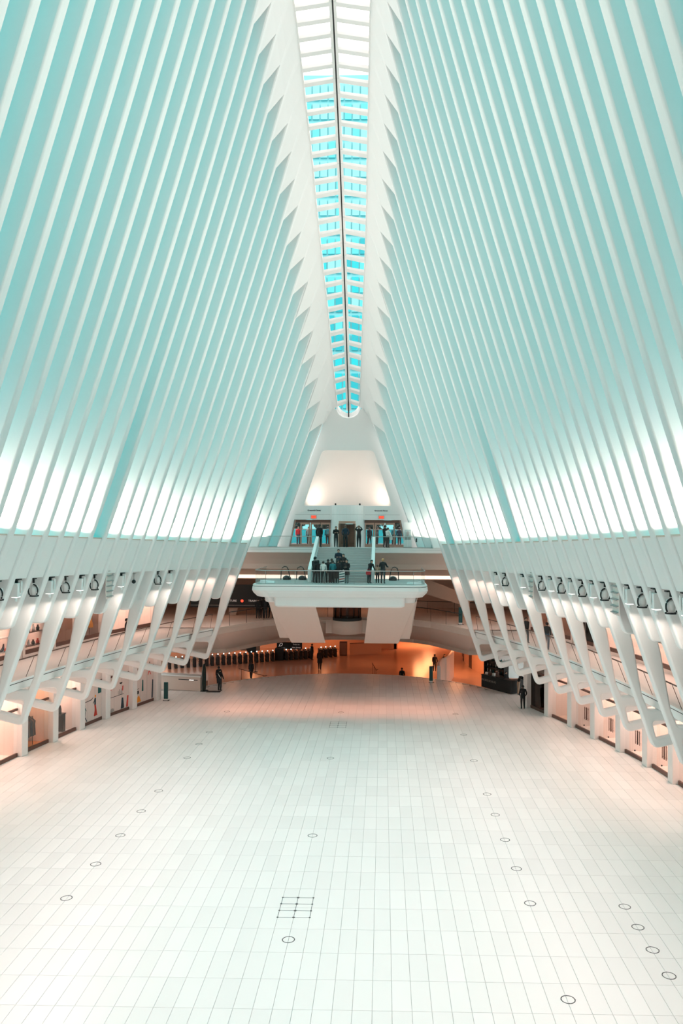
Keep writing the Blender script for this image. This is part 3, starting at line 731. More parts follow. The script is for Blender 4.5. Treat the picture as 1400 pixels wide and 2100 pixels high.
def upper_bay(side, k):
    sn = 'left' if side < 0 else 'right'
    ya, yb = col_y(side, k), col_y(side, k+1); M, L = frame_of(side, ya, yb)
    flip = (lambda x: x) if side > 0 else (lambda x: L-x)
    kinds = {-1: {0: 'pale', 1: 'pale', 2: 'figures', 3: 'brown', 4: 'shelves', 5: 'shoes', 6: 'dark', 7: 'pale'}, 1: {0: 'brown', 1: 'brown', 2: 'dark', 3: 'pale', 4: 'pale', 5: 'pale', 6: 'pale', 7: 'pale'}}[side]
    kd = kinds[k]
    d = {'pale': 'pale pink lit', 'figures': 'dim', 'brown': 'brown', 'shelves': 'shelved', 'shoes': 'pink shoe shop', 'dark': 'dark framed'}[kd]
    e = put(tag(empty('gallery_window'), f'{d} gallery shop window above the {sn} columns, {ordn(k+1)} bay from the entrance', 'shop window', f'{sn} gallery shop windows'), M)
    def bx(name, a, b, d0, d1, z0, z1, m, par=e, bevel=0): return box(name, (min(flip(a), flip(b)), max(flip(a), flip(b)), d0, d1, z0, z1), m, par, bevel)
    z = SLAB; c0, c1 = .28, L-.28
    bx('pier', .07, c0, -.1, .3, z, 8.34, PINKW); bx('pier', c1, L-.07, -.1, .3, z, 8.34, PINKW)
    bx('sill', c0, c1, -.04, .08, z, z+.20, PINKW)
    bx('base_frame', c0, c1, -.05, .07, z+.20, z+.44, BRONZE, bevel=.01)
    bx('head_frame', c0, c1, -.03, .07, 8.0, 8.34, PINKW)
    bx('glass_pane', c0, (c0+c1)/2-.006, .0, .02, z+.44, 8.0, GLASS if kd != 'dark' else SMOKE); bx('glass_pane', (c0+c1)/2+.006, c1, .0, .02, z+.44, 8.0, GLASS if kd != 'dark' else SMOKE)
    if kd == 'dark':
        for q in (c0, c1-.09): bx('jamb', q, q+.09, -.05, .07, z+.24, 8.0, BRONZE)
        bx('mullion', (c0+c1)/2-.03, (c0+c1)/2+.03, -.03, .05, z+.24, 8.0, STEEL)
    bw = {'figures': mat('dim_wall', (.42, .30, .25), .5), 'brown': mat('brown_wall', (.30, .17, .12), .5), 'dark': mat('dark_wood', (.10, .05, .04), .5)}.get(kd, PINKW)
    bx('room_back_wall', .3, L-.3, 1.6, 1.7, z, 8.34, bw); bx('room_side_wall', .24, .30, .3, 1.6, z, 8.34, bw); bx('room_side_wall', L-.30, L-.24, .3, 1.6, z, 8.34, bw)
    pl = empty('x'); bpy.data.objects.remove(pl)
    if kd in ('shoes', 'shelves'):
        for q, zz in enumerate((z+.5, z+1.3, z+2.0)): bx('shelf', c0+.1, c1-.1, .35, .75, zz, zz+.04, WHITE if kd == 'shoes' else BRONZE)
        rnd = random.Random(k)
        g = 'goods on the %s gallery shelves' % ('pink' if kd == 'shoes' else 'brown')
        for q, zz in enumerate((z+.54, z+1.34, z+2.04)):
            for i in range(5):
                if kd == 'shoes' and q == 1: continue
                xx = flip(c0+.35+i*(c1-c0-.7)/4)
                if kd == 'shoes':
                    b = MB(); s_ = 1.3 if q == 0 else 1.1
                    b.loft([[(xx+u*s_, .5-h*s_, zz+.004+v*s_), (xx+u*s_, .5+h*s_, zz+.004+v*s_), (xx+u*s_, .5+h*s_, zz+t*s_), (xx+u*s_, .5-h*s_, zz+t*s_)] for u, h, v, t in ((-.14, .02, .0, .04), (-.06, .05, .0, .08), (.04, .045, .03, .13), (.12, .05, .08, .20), (.14, .03, .085, .34))])
                    b.box(xx+.11*s_, xx+.13*s_, .5-.012, .5+.012, zz+.004, zz+.1*s_)
                    o = b.build('boot', [[RED, NAVY, ORANGE, GREEN, BLACK][(i+q) % 5]])
                    lab, cat = f'high heeled boot on the {("lowest", "", "top")[q]} pink shelf, {ordn(i+1)} from the entrance end', 'boot'
                else:
                    b = MB(); h = .28+.14*rnd.random()
                    b.lathe([(.001, .004), (.09, .004), (.11, h*.5), (.05, h*.75), (.06, h), (.001, h)], (xx, .55, zz), 10)
                    o = b.build('vase', [[RED, BLACK, WHITE, BRONZE, RED][(i+q) % 5]])
                    lab, cat = f'{("red", "black", "white", "bronze", "red")[(i+q) % 5]} vase on the {("lowest", "middle", "top")[q]} brown gallery shelf, {ordn(i+1)} from the entrance end', 'vase'
                put(tag(o, lab, cat, g), M)
    if kd == 'figures':
        for i, (xx, m_, pos) in enumerate(((.75, ORANGE, 'orange cloak, nearest the entrance'), (1.35, BLACK, 'black robe, in the middle'), (1.95, RED, 'red robe, nearest the camera'))):
            f_ = put(tag(empty('mannequin'), f'headless shop mannequin in {pos}', 'mannequin', 'mannequins in the dim gallery window'), M); xx = flip(xx)
            MB().lathe([(.001, .004), (.22, .004), (.20, .03), (.03, .04), (.03, .7)], (xx, .7, z+.25), 12).build('stand', [BRONZE], f_)
            MB().lathe([(.26, .55), (.24, .8), (.15, 1.1), (.20, 1.35), (.17, 1.5), (.05, 1.58), (.05, 1.7), (.001, 1.72)], (xx, .7, z+.25), 12).build('robe', [m_], f_)
    if kd in ('pale', 'shoes', 'shelves', 'figures', 'brown'):
        p = M @ Vector((L/2, .8, 8.25)); area_lamp(p, 1.2, GALLERY_W*(1.0 if kd in ('pale', 'shoes', 'shelves') else .5), PINK, size_y=.6)
    # gallery passage lamp
    p = M @ Vector((L/2, -1.3, 8.3)); area_lamp(p, 1.0, GALLERY_W*.2, PINK, size_y=.6)
    # lamp without fitting under the slab, boosted to brighten the left boarded bays
    p = M @ Vector((L/2, -.9, 4.9)); area_lamp(p, .5, GALLERY_W*(.34 if side < 0 and k < 3 else .14), PINK, size_y=.5)
for side in (-1, 1):
    for k in range(0, 8): lower_bay(side, k); upper_bay(side, k)
    for k in range(0, 9): column(side, k)

def railing(side, j):
    """glass balustrade between looped ribs 2j and 2j+2"""
    sn = 'left' if side < 0 else 'right'
    k0, k1 = 2*j+2, 2*j; n = 6; bot = []; top = []
    y0, y1 = Y(k0)+.27, (Y(k1)+.25 if j else Y(k1)-RT-.06)
    for i in range(n+1):
        y = y0+(y1-y0)*i/n; k = (61.55-y)/1.515; x = GX[side](k)+.06; bot.append((side*x, y, SLAB+.01)); top.append((side*(x-.14-.28*min(1, max(0, k/6))), y, SLAB+1.07))
    e = tag(empty('glass_railing', bot[0]), f'sloping glass railing on the {sn} gallery edge, {ordn(j+1)} panel from the entrance', 'railing', f'{sn} gallery railings')
    off = Vector(bot[0])
    L_ = lambda p: tuple(Vector(p)-off)
    g = MB(); g.add([L_(p) for p in bot+top], [(i, i+1, n+2+i, n+1+i) for i in range(n)], 0, True); g.build('glass_pane', [GLASS], e)
    MB().tube([L_(p) for p in top], .034, 8).build('handrail', [BRONZE], e)
    for p, q in ((bot[-1], top[-1]),): MB().tube([L_(p), L_(q)], .014, 6).build('edge_trim', [BRONZE], e)
for side in (-1, 1):
    for j in range(0, 12): railing(side, j)

# ------------------------------------------------------------------ lamps in the recesses below the ledge
def spot(side, g, kind):
    sn = 'left' if side < 0 else 'right'
    k = g-.5; zl = ledge_z(k); z = zl-2.25; yc = Y(g)+(1.515-RT)/2; x = low_x(k, z)+.12
    what = {'w': 'white boxy floodlight', 'r': 'black round ring spotlight', 'c': 'small black camera', 'g': 'slatted grey vent panel'}[kind]
    e = tag(empty({'w': 'floodlight', 'r': 'ring_spotlight', 'c': 'camera_unit', 'g': 'vent_panel'}[kind], (side*x, yc, z)),
            f'{what} between {sn} ribs under the ledge, {ordn(g+1)} gap from the entrance', {'w': 'floodlight', 'r': 'spotlight', 'c': 'camera', 'g': 'vent'}[kind], f'lamps below the {sn} ledge')
    s = side
    if kind == 'w':
        box('top_bracket', (-.17, .17, -.16, .16, .31, .36), BLACK, e, .01)
        box('stem', (-.05, .05, -.05, .05, .18, .30), DARK, e)
        MB().hexa([(-.16, -.22, -.42), (.14, -.22, -.42), (.14, .18, -.42), (-.16, .18, -.42)], [(-.20, -.26, .18), (.18, -.26, .18), (.18, .22, .18), (-.20, .22, .18)]).build('housing', [WHITE], e, .03)
        box('lens', (-.13, .11, -.20, .15, -.44, -.425), LENS, e)
        box('yoke', (.20, .23, -.05, .05, -.25, .25), WHITE, e); box('yoke', (-.24, -.21, -.05, .05, -.25, .25), WHITE, e)
        MB().lathe([(.001, 0), (.07, 0), (.07, .16), (.001, .16)], (-s*.05, -.2, -.62), 10).build('small_lamp', [WHITE], e)
    elif kind == 'r':
        box('top_bracket', (-.20, .08, -.14, .14, .29, .34), BLACK, e, .01); box('stem', (-.05, .03, -.04, .04, .12, .28), DARK, e)
        for a0, a1 in ((-.7, 1.5), (2.7, 3.9)):
            MB().tube([(-s*.21*math.cos(a), -.08, -.22+.28*math.sin(a)) for a in [a0+(a1-a0)*i/10 for i in range(11)]], .034, 8).build('ring_segment', [BLACK], e)
        MB().lathe([(.001, -.24), (.13, -.24), (.17, .12), (.13, .24), (.001, .24)], (0, .05, -.22), 12).build('housing', [WHITE], e)
        MB().lathe([(.185, -.03), (.20, -.03), (.20, .03), (.185, .03)], (0, .05, -.46), 12).build('cooling_fin', [BLACK], e)
    elif kind == 'c':
        box('plate', (-.12, .12, -.12, .12, .25, .30), STEEL, e); MB().tube([(0, 0, .25), (0, -.02, -.1)], .025, 6).build('stem', [STEEL], e); MB().ball((0, -.03, -.2), .12, 12).build('dome', [BLACK], e)
    else:
        box('back_panel', (-.05, -.02, -.48, .48, -1.0, .75), PINKW, e)
        for q in range(6): MB().hexa([(-.16, -.44, -.92+q*.28), (-.04, -.44, -.88+q*.28), (-.04, .44, -.88+q*.28), (-.16, .44, -.92+q*.28)], [(-.16, -.44, -.89+q*.28), (-.04, -.44, -.85+q*.28), (-.04, .44, -.85+q*.28), (-.16, .44, -.89+q*.28)]).build('slat', [GREYP], e)
        if s < 0:
            for ch in e.children: ch.scale.x = -1
    if kind in 'wr' and g > 8:
        area_lamp((side*(x-.30), yc, z-.35), .3, FLOOD_W, (1.0, .68, .66), aim=(-side*(x-2.5), -2.0, -z), spread=1.9)
    if kind in 'wr':
        area_lamp((side*(x-.02), yc, z-.72), .25, SPOT_W, SOFT, aim=(side*.12, 0, -1), spread=2.6)
for g, kd in ((18, 'w'), (17, 'r'), (16, 'w'), (15, 'r'), (14, 'w'), (13, 'r'), (12, 'g'), (11, 'w'), (10, 'c'), (8, 'r'), (7, 'w'))+tuple((g, 'rw'[g % 2 == 0]) for g in range(19, 33)): spot(-1, g, kd)
for g, kd in ((6, 'w'), (7, 'r'), (9, 'w'), (10, 'g'), (11, 'r'), (12, 'w'), (13, 'r'), (14, 'w'), (15, 'r'), (16, 'w'), (17, 'r'), (18, 'g'), (19, 'w'))+tuple((g, 'wr'[g % 2 == 0]) for g in range(20, 33)): spot(1, g, kd)
# warm lamps in the nearer-entrance recesses that have no visible fitting
for side in (-1, 1):
    for g in (1, 3, 4, 5):
        k = g-.5; area_lamp((side*(low_x(k, 9.4)+.25), Y(g)+.53, 9.7), .3, SPOT_W*.8, PINK, spread=2.6)

# ------------------------------------------------------------------ uplights standing on the ledge between the ribs
OFF = {-1: (14, 2, -2), 1: (2, 10)}
for side in (-1, 1):
    for g in range(-2, K1):
        if g in OFF[side]: continue
        k = g-.5; zl = ledge_z(k) if g > 0 else DECKZ+.6
        x = (ledge_x(k) if g > 0 else up_x(k, 12.2))+.62
        area_lamp((side*x, Y(g)+(1.515-RT)/2, zl+.12), .35, UPLIGHT_W*(1 if g > 0 else .35), SOFT, aim=(-side*.26, 0, 1), size_y=.8, spread=UPLIGHT_SPREAD)
# ------------------------------------------------------------------ the entrance end: portal, upper deck, stair, platform
def plate_xz(name, outline, holes, y0, y1, m, bev=.03, parent=None):
    cu = bpy.data.curves.new(name, 'CURVE'); cu.dimensions = '2D'; cu.fill_mode = 'BOTH'
    cu.extrude = (y1-y0)/2-bev; cu.bevel_depth = bev; cu.bevel_resolution = 1; cu.offset = -bev
    for pl in [outline]+holes:
        sp = cu.splines.new('POLY'); sp.points.add(len(pl)-1); sp.use_cyclic_u = True
        for q, p in zip(sp.points, pl): q.co = (p[0], p[1], 0, 1)
    t = bpy.data.objects.new(name, cu); me = bpy.data.meshes.new_from_object(t); bpy.data.objects.remove(t)
    for v in me.vertices: x, z, d = v.co; v.co = (x, (y0+y1)/2-d, z)
    bm = bmesh.new(); bm.from_mesh(me); bmesh.ops.remove_doubles(bm, verts=bm.verts, dist=.0005); bmesh.ops.recalc_face_normals(bm, faces=bm.faces); bm.to_mesh(me); bm.free()
    me.materials.clear(); me.materials.append(m); o = bpy.data.objects.new(name, me); COL.objects.link(o)
    if parent: o.parent = parent
    return o
PYF = 66.5                                # front face of the portal wall
def portal():
    outer = [(-5.75, DECKZ), (-4.83, DECKZ), (-4.38, 13.84), (-1.2, 13.84), (1.2, 13.84), (4.38, 13.84), (4.83, DECKZ), (5.75, DECKZ), (5.6, 12.2), (2.25, 21.2), (1.95, 22.1), (1.35, 23.0), (.98, 22.95), (.80, 22.55), (.45, 22.30), (0, 22.22), (-.45, 22.30), (-.80, 22.55), (-.98, 22.95), (-1.35, 23.0), (-1.95, 22.1), (-2.25, 21.2), (-5.6, 12.2)]
    hole = round_poly([(-3.62, 15.0, .15), (3.62, 15.0, .15), (2.10, 19.55, .5), (-2.10, 19.55, .5)], .2)
    o = plate_xz('wall_back', outer, [hole], PYF, PYF+.4, STEEL_W); tag(o, 'white end wall around the entrance doors', kind='structure')
    # side cheeks joining the last ribs
    # vault recess behind the opening
    b = MB(); rings = []
    prof = [(15.0, 3.3, 3.75), (15.9, 3.3, 3.5), (16.9, 3.1, 3.15), (17.9, 2.6, 2.8), (18.7, 1.9, 2.5), (19.3, 1.1, 2.3), (19.75, .1, 2.15)]
    n = 18
    for z, D, w in prof:
        rings.append([(w*(2*i/n-1), PYF+.38+D*(1-abs(2*i/n-1)**2.6), z) for i in range(n+1)])
    b.loft(rings, closed=False, smooth=True); tag(b.build('ceiling', [STEEL_W], fix=False), 'curved white vault lit from below over the doors', kind='structure')
    b = MB(); b.loft([[(3.95*x, y, z) for x, y in ((-1, PYF+.38), (1, PYF+.38), (.9, PYF+4), (-.9, PYF+4))] for z in (14.7, 14.99)]); tag(b.build('ceiling', [STEEL_W]), 'flat top of the entrance canopy', kind='structure')
    for s in (-1, 1): area_lamp((s*2.0, PYF+1.1, 15.12), 1.6, 42, (1, .78, .64), aim=(s*.2, .4, 1), size_y=.5, spread=3.0)
    # cap between the skylight end and the portal wall
    y0 = SKY_END-.9; hw = sky_hw(y0); z0 = spine_z(y0); n = 12
    top = [(1.09*hw*math.cos(PI*i/n), y0+1.0*math.sin(PI*i/n), z0-.34-math.sin(PI*i/n)*1.05) for i in range(n+1)]
    low = []
    for i in range(n+1):
        c = math.cos(PI*i/n); low.append((2.05*max(-1, min(1, c*1.15)), PYF+.1-.5*abs(c)**4, 21.72-.25*(1-abs(c))))
    # drum with the revolving door
    r, cx, cy = 1.42, 0, PYF+.55
    a0 = math.asin(.68/r)
    def arc(name, aa, ab, z0, z1, m, par, rr=r, th=.12, n=14):
        b = MB(); b.loft([[((rr)*math.sin(a), cy-rr*math.cos(a), z0), ((rr)*math.sin(a), cy-rr*math.cos(a), z1), ((rr-th)*math.sin(a), cy-(rr-th)*math.cos(a), z1), ((rr-th)*math.sin(a), cy-(rr-th)*math.cos(a), z0)] for a in [aa+(ab-aa)*i/n for i in range(n+1)]], smooth=False)
        return b.build(name, [m], par)
    e = tag(empty('door_1', (0, 0, 0)), 'revolving door in a round white drum', kind='structure')
    arc('drum_band', -PI/2, PI/2, 13.72, 15.02, STEEL_W, e); arc('drum_side', -PI/2, -a0, DECKZ, 13.72, STEEL_W, e); arc('drum_side', a0, PI/2, DECKZ, 13.72, STEEL_W, e)
    MB().lathe([(.001, 15.0), (r, 15.0), (r, 15.03), (.001, 15.03)], (0, cy, 0), 32).build('drum_top', [STEEL_W], e)
    arc('joint_line', -PI/2, PI/2, 14.26, 14.275, GREYP, e, r+.004, .02)
    arc('head_frame', -a0, a0, 13.52, 13.72, GOLDFRAME, e, r+.01, .14); 
    for s in (-1, 1): arc('jamb', s*a0-.03, s*a0+.03, DECKZ, 13.52, GOLDFRAME, e, r+.015, .14, 2)
    MB().lathe([(.001, DECKZ), (.06, DECKZ), (.06, 13.5), (.001, 13.5)], (0, cy, 0), 10).build('shaft', [GOLDFRAME], e)
    for q in range(4):
        a = PI/4+q*PI/2+.25; u = Vector((math.cos(a), math.sin(a), 0)); v = Vector((-u.y, u.x, 0))
        def bar(name, r0, r1, z0, z1, t, m):
            pts = [Vector((0, cy, 0))+u*rr+v*tt for rr, tt in ((r0, -t), (r1, -t), (r1, t), (r0, t))]
            MB().hexa([(p.x, p.y, z0) for p in pts], [(p.x, p.y, z1) for p in pts]).build(name, [m], e)
        bar('wing_stile', .06, .16, DECKZ+.02, 13.5, .03, GOLDFRAME); bar('wing_stile', 1.10, 1.22, DECKZ+.02, 13.5, .03, GOLDFRAME); bar('wing_rail', .16, 1.10, DECKZ+.02, DECKZ+.25, .03, GOLDFRAME); bar('wing_pane', .16, 1.10, DECKZ+.25, 13.5, .008, mat('bronze_film', (.34, .21, .16), .25))
    for q in (-1, 1):     # dots on the canopy top
        tag(MB().lathe([(.001, 15.035), (.07, 15.035), (.07, 15.16), (.04, 15.2), (.001, 15.2)], (q*1.0, PYF-.1 if False else PYF+.1, 0), 10).build('canopy_lamp', [BLACK]), f'small black lamp on the canopy above the revolving door, {"left" if q < 0 else "right"}', 'lamp', 'canopy lamps')
    # hinged doors
    nn = 2
    for s in (-1, 1):
        xs = [4.78, 3.92, 3.08, 2.24, 1.40]
        for i in range(4):
            xa, xb = xs[i], xs[i+1]; y = PYF+.2
            e = tag(empty('door_%d' % nn), f'glazed bronze entrance door, {"left" if s < 0 else "right"} group, {ordn(i+1)} from the outer side', kind='structure'); nn += 1
            xt = xa if i else 4.32
            if i == 0:
                MB().hexa([(s*4.80, y-.04, DECKZ), (s*4.72, y-.04, DECKZ), (s*4.72, y+.06, DECKZ), (s*4.80, y+.06, DECKZ)], [(s*4.36, y-.04, 13.82), (s*4.26, y-.04, 13.82), (s*4.26, y+.06, 13.82), (s*4.36, y+.06, 13.82)]).build('stile', [GOLDFRAME], e)
                MB().add([(s*4.70, y, DECKZ+.22), (s*xb, y, DECKZ+.22), (s*xb, y, 13.6), (s*4.30, y, 13.6)], [(0, 1, 2, 3)]).build('glass_pane', [GLASS], e)
                box('rail', (s*4.72, s*xb, y-.03, y+.05, DECKZ, DECKZ+.22), GOLDFRAME, e)
                box('rail', (s*4.30, s*xb, y-.03, y+.05, 13.6, 13.82), BRONZE, e)
            else:
                box('stile', (s*(xa-.02), s*(xa-.14), y-.04, y+.06, DECKZ, 13.6), GOLDFRAME, e, .01); box('stile', (s*(xb+.02), s*(xb+.11), y-.04, y+.06, DECKZ, 13.6), GOLDFRAME, e, .01)
                box('rail', (s*(xa-.14), s*(xb+.11), y-.03, y+.05, DECKZ, DECKZ+.24), GOLDFRAME, e); box('rail', (s*(xa-.14), s*(xb+.11), y-.03, y+.05, 13.44, 13.6), GOLDFRAME, e)
                box('head', (s*xa, s*xb, y-.05, y+.07, 13.6, 13.82), BRONZE, e)
                box('glass_pane', (s*(xa-.14), s*(xb+.11), y, y+.015, DECKZ+.24, 13.44), GLASS, e)
                MB().tube([(s*(xb+.2), y-.07, DECKZ+.9), (s*(xb+.2), y-.07, DECKZ+1.3)], .018, 6).build('pull_handle', [STEEL], e)
    # header joint, exit signs, street names
    for s in (-1, 1):
        tag(MB().box(s*1.42, s*4.3, PYF-.005, PYF+.01, 14.255, 14.275).build('trim_6', [GREYP]), 'thin joint line in the door header', kind='structure')
        ex = tag(empty('exit_sign', (s*2.78, PYF-.03, 14.06)), f'small lit red exit sign over the {"left" if s < 0 else "right"} doors', 'exit sign', 'exit signs')
        box('housing', (-.24, .24, -.02, .03, -.14, .14), GREYP, ex, .01); box('face', (-.20, .20, -.03, -.021, -.11, .11), EXITM, ex)
        text_obj('lettering', 'EXIT', .17, mat('exit_letters', (.25, .01, .0), .5), ex, Matrix.Translation((0, -.034, 0)) @ Matrix.Rotation(PI/2, 4, 'X'), .002)
        tx = tag(empty('street_sign', (s*2.75, PYF-.012, 14.6)), f'dark street name lettering above the {"left" if s < 0 else "right"} exit sign', 'lettering', 'street name letterings')
        text_obj('lettering', 'Greenwich Street', .15, INK, tx, Matrix.Rotation(PI/2, 4, 'X'), .006, bold=.004)
portal()

def deck():
    # upper deck slab with a soft edge
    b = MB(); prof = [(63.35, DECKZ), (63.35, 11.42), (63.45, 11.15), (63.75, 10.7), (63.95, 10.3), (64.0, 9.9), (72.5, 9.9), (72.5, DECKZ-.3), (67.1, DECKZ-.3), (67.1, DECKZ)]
    b.loft([[(x, y, z) for y, z in prof] for x in (-9.2, -4, 0, 4, 9.2)], smooth=False); tag(b.build('floor', [mat('deck_shaded_plaster', (.50, .385, .33), .6, noise=.03, nscale=.5)]), 'upper entrance deck', kind='structure')  # brown base carries the shade of the fascia and underside
    b = MB().box(-8.6, 8.6, 63.36, 67.0, DECKZ, DECKZ+.008); tag(b.build('floor', [DECK]), 'pale stone paving of the upper deck', kind='structure')
    b = MB().loft([[(x, y, z) for y, z in ((63.33, 11.6), (63.33, 11.36), (63.36, 11.22), (63.5, 11.6))] for x in (-9, 9)]); tag(b.build('trim_8', [STEEL_W]), 'painted white highlight along the upper deck edge', kind='structure')  # white strip paints the highlight on the top of the fascia
    b = MB().box(-9, 9, 63.315, 63.329, 11.46, 11.475); tag(b.build('trim_7', [GREYP]), 'joint line along the upper deck edge', kind='structure')
    for s in (-1, 1):
        e = tag(empty('glass_railing', (s*4.7, 63.5, DECKZ)), f'glass railing on the upper deck edge, {"left" if s < 0 else "right"} of the stair', 'railing', 'upper deck railings')
        xs = [2.35, 3.6, 4.85, 6.1, 7.1]
        for a, c in zip(xs, xs[1:]): box('glass_pane', (s*(a+.01)-s*4.7, s*(c-.01)-s*4.7, -.006, .006, .03, .86), GLASS, e)
        MB().tube([(s*2.3-s*4.7, 0, .89), (s*7.2-s*4.7, 0, .89)], .025, 8).build('handrail', [STEEL], e)
        box('base_shoe', (s*2.35-s*4.7, s*7.1-s*4.7, -.03, .03, .009, .05), STEEL, e)
        # return panel towards the ribs
    # board with a map, right of the doors
    e = tag(empty('info_board', (4.92, 65.6, DECKZ+.009)), 'white information board with a grey map beside the right doors', 'board')
    box('panel', (-.33, .33, -.03, .03, .02, 2.05), WHITE, e, .01)
    box('map_print', (-.26, .26, -.036, -.031, .62, 1.45), mat('map_grey', (.38, .48, .48), .6), e)
    for q in range(4): box('map_line', (-.24, .24, -.04, -.037, .95+q*.11, .962+q*.11), WHITE, e)
    fig(e, [(-.1, .9), (.08, .95), (.14, 1.2), (.02, 1.35), (-.12, 1.2)], GREYP, -.045, 'map_shape')
    for q in (-1, 1): box('map_key', (q*.14-.1, q*.14+.1, -.042, -.037, .64, .84), GREYP, e)
    box('base', (-.36, .36, -.12, .12, 0, .02), STEEL, e)
    e = tag(empty('fire_extinguisher', (5.62, 65.4, DECKZ+.45)), 'small black wall box hanging right of the map board', 'box'); box('case', (-.06, .06, -.05, .05, 0, .32), BLACK, e, .02); box('strap', (-.065, .065, -.055, .055, .2, .23), DARK, e)  # plain dark box on the wall, purpose not known
    e = tag(empty('rope_post', (6.75, 64.0, DECKZ+.009)), 'slim grey post at the right end of the upper railing', 'post')
    MB().lathe([(.001, 0), (.10, 0), (.10, .03), (.03, .05), (.03, 1.25), (.001, 1.25)], (0, 0, 0), 10).build('pole', [GREYP], e); box('head', (-.10, .10, -.04, .04, 1.25, 1.36), GREYP, e, .01)
    # stair
    st = tag(empty('staircase', (0, 56.9, PLATZ)), 'pale stone stair rising from the platform to the upper deck', 'staircase'); n = 14
    for i in range(n):
        y = i*(6.45/n); z = (i+1)*(DECKZ-PLATZ)/n
        b = MB().box(-2.08, 2.08, y, 6.45/n*(i+1)+.02, z-.17, z-.02); b.box(-2.08, 2.08, y-.025, 6.45/n*(i+1), z-.02, z); b.build('step', [DECK], st)
    b = MB(); b.loft([[(x, .45, .02), (x, 6.4, 2.0), (x, 6.4, 1.6), (x, 1.7, .02)] for x in (-2.0, 2.0)]); b.build('stair_underside', [WHITE], st)
    for s in (-1, 1):
        b = MB(); b.loft([[(s*x, -.35, .01), (s*x, -.35, .95), (s*x, -.1, 1.05), (s*x, 6.45, 1.05+2.3-.15), (s*x, 6.47, 2.3), (s*x, 6.47, 1.7), (s*x, 1.7, .02), (s*x, .6, .01)] for x in (2.09, 2.33)])
        b.build('parapet', [STEEL_W], st, .03)
        MB().tube([(s*2.02, -.1, .85), (s*2.02, 6.4, 3.1)], .022, 6).build('handrail', [STEEL], st)
deck()

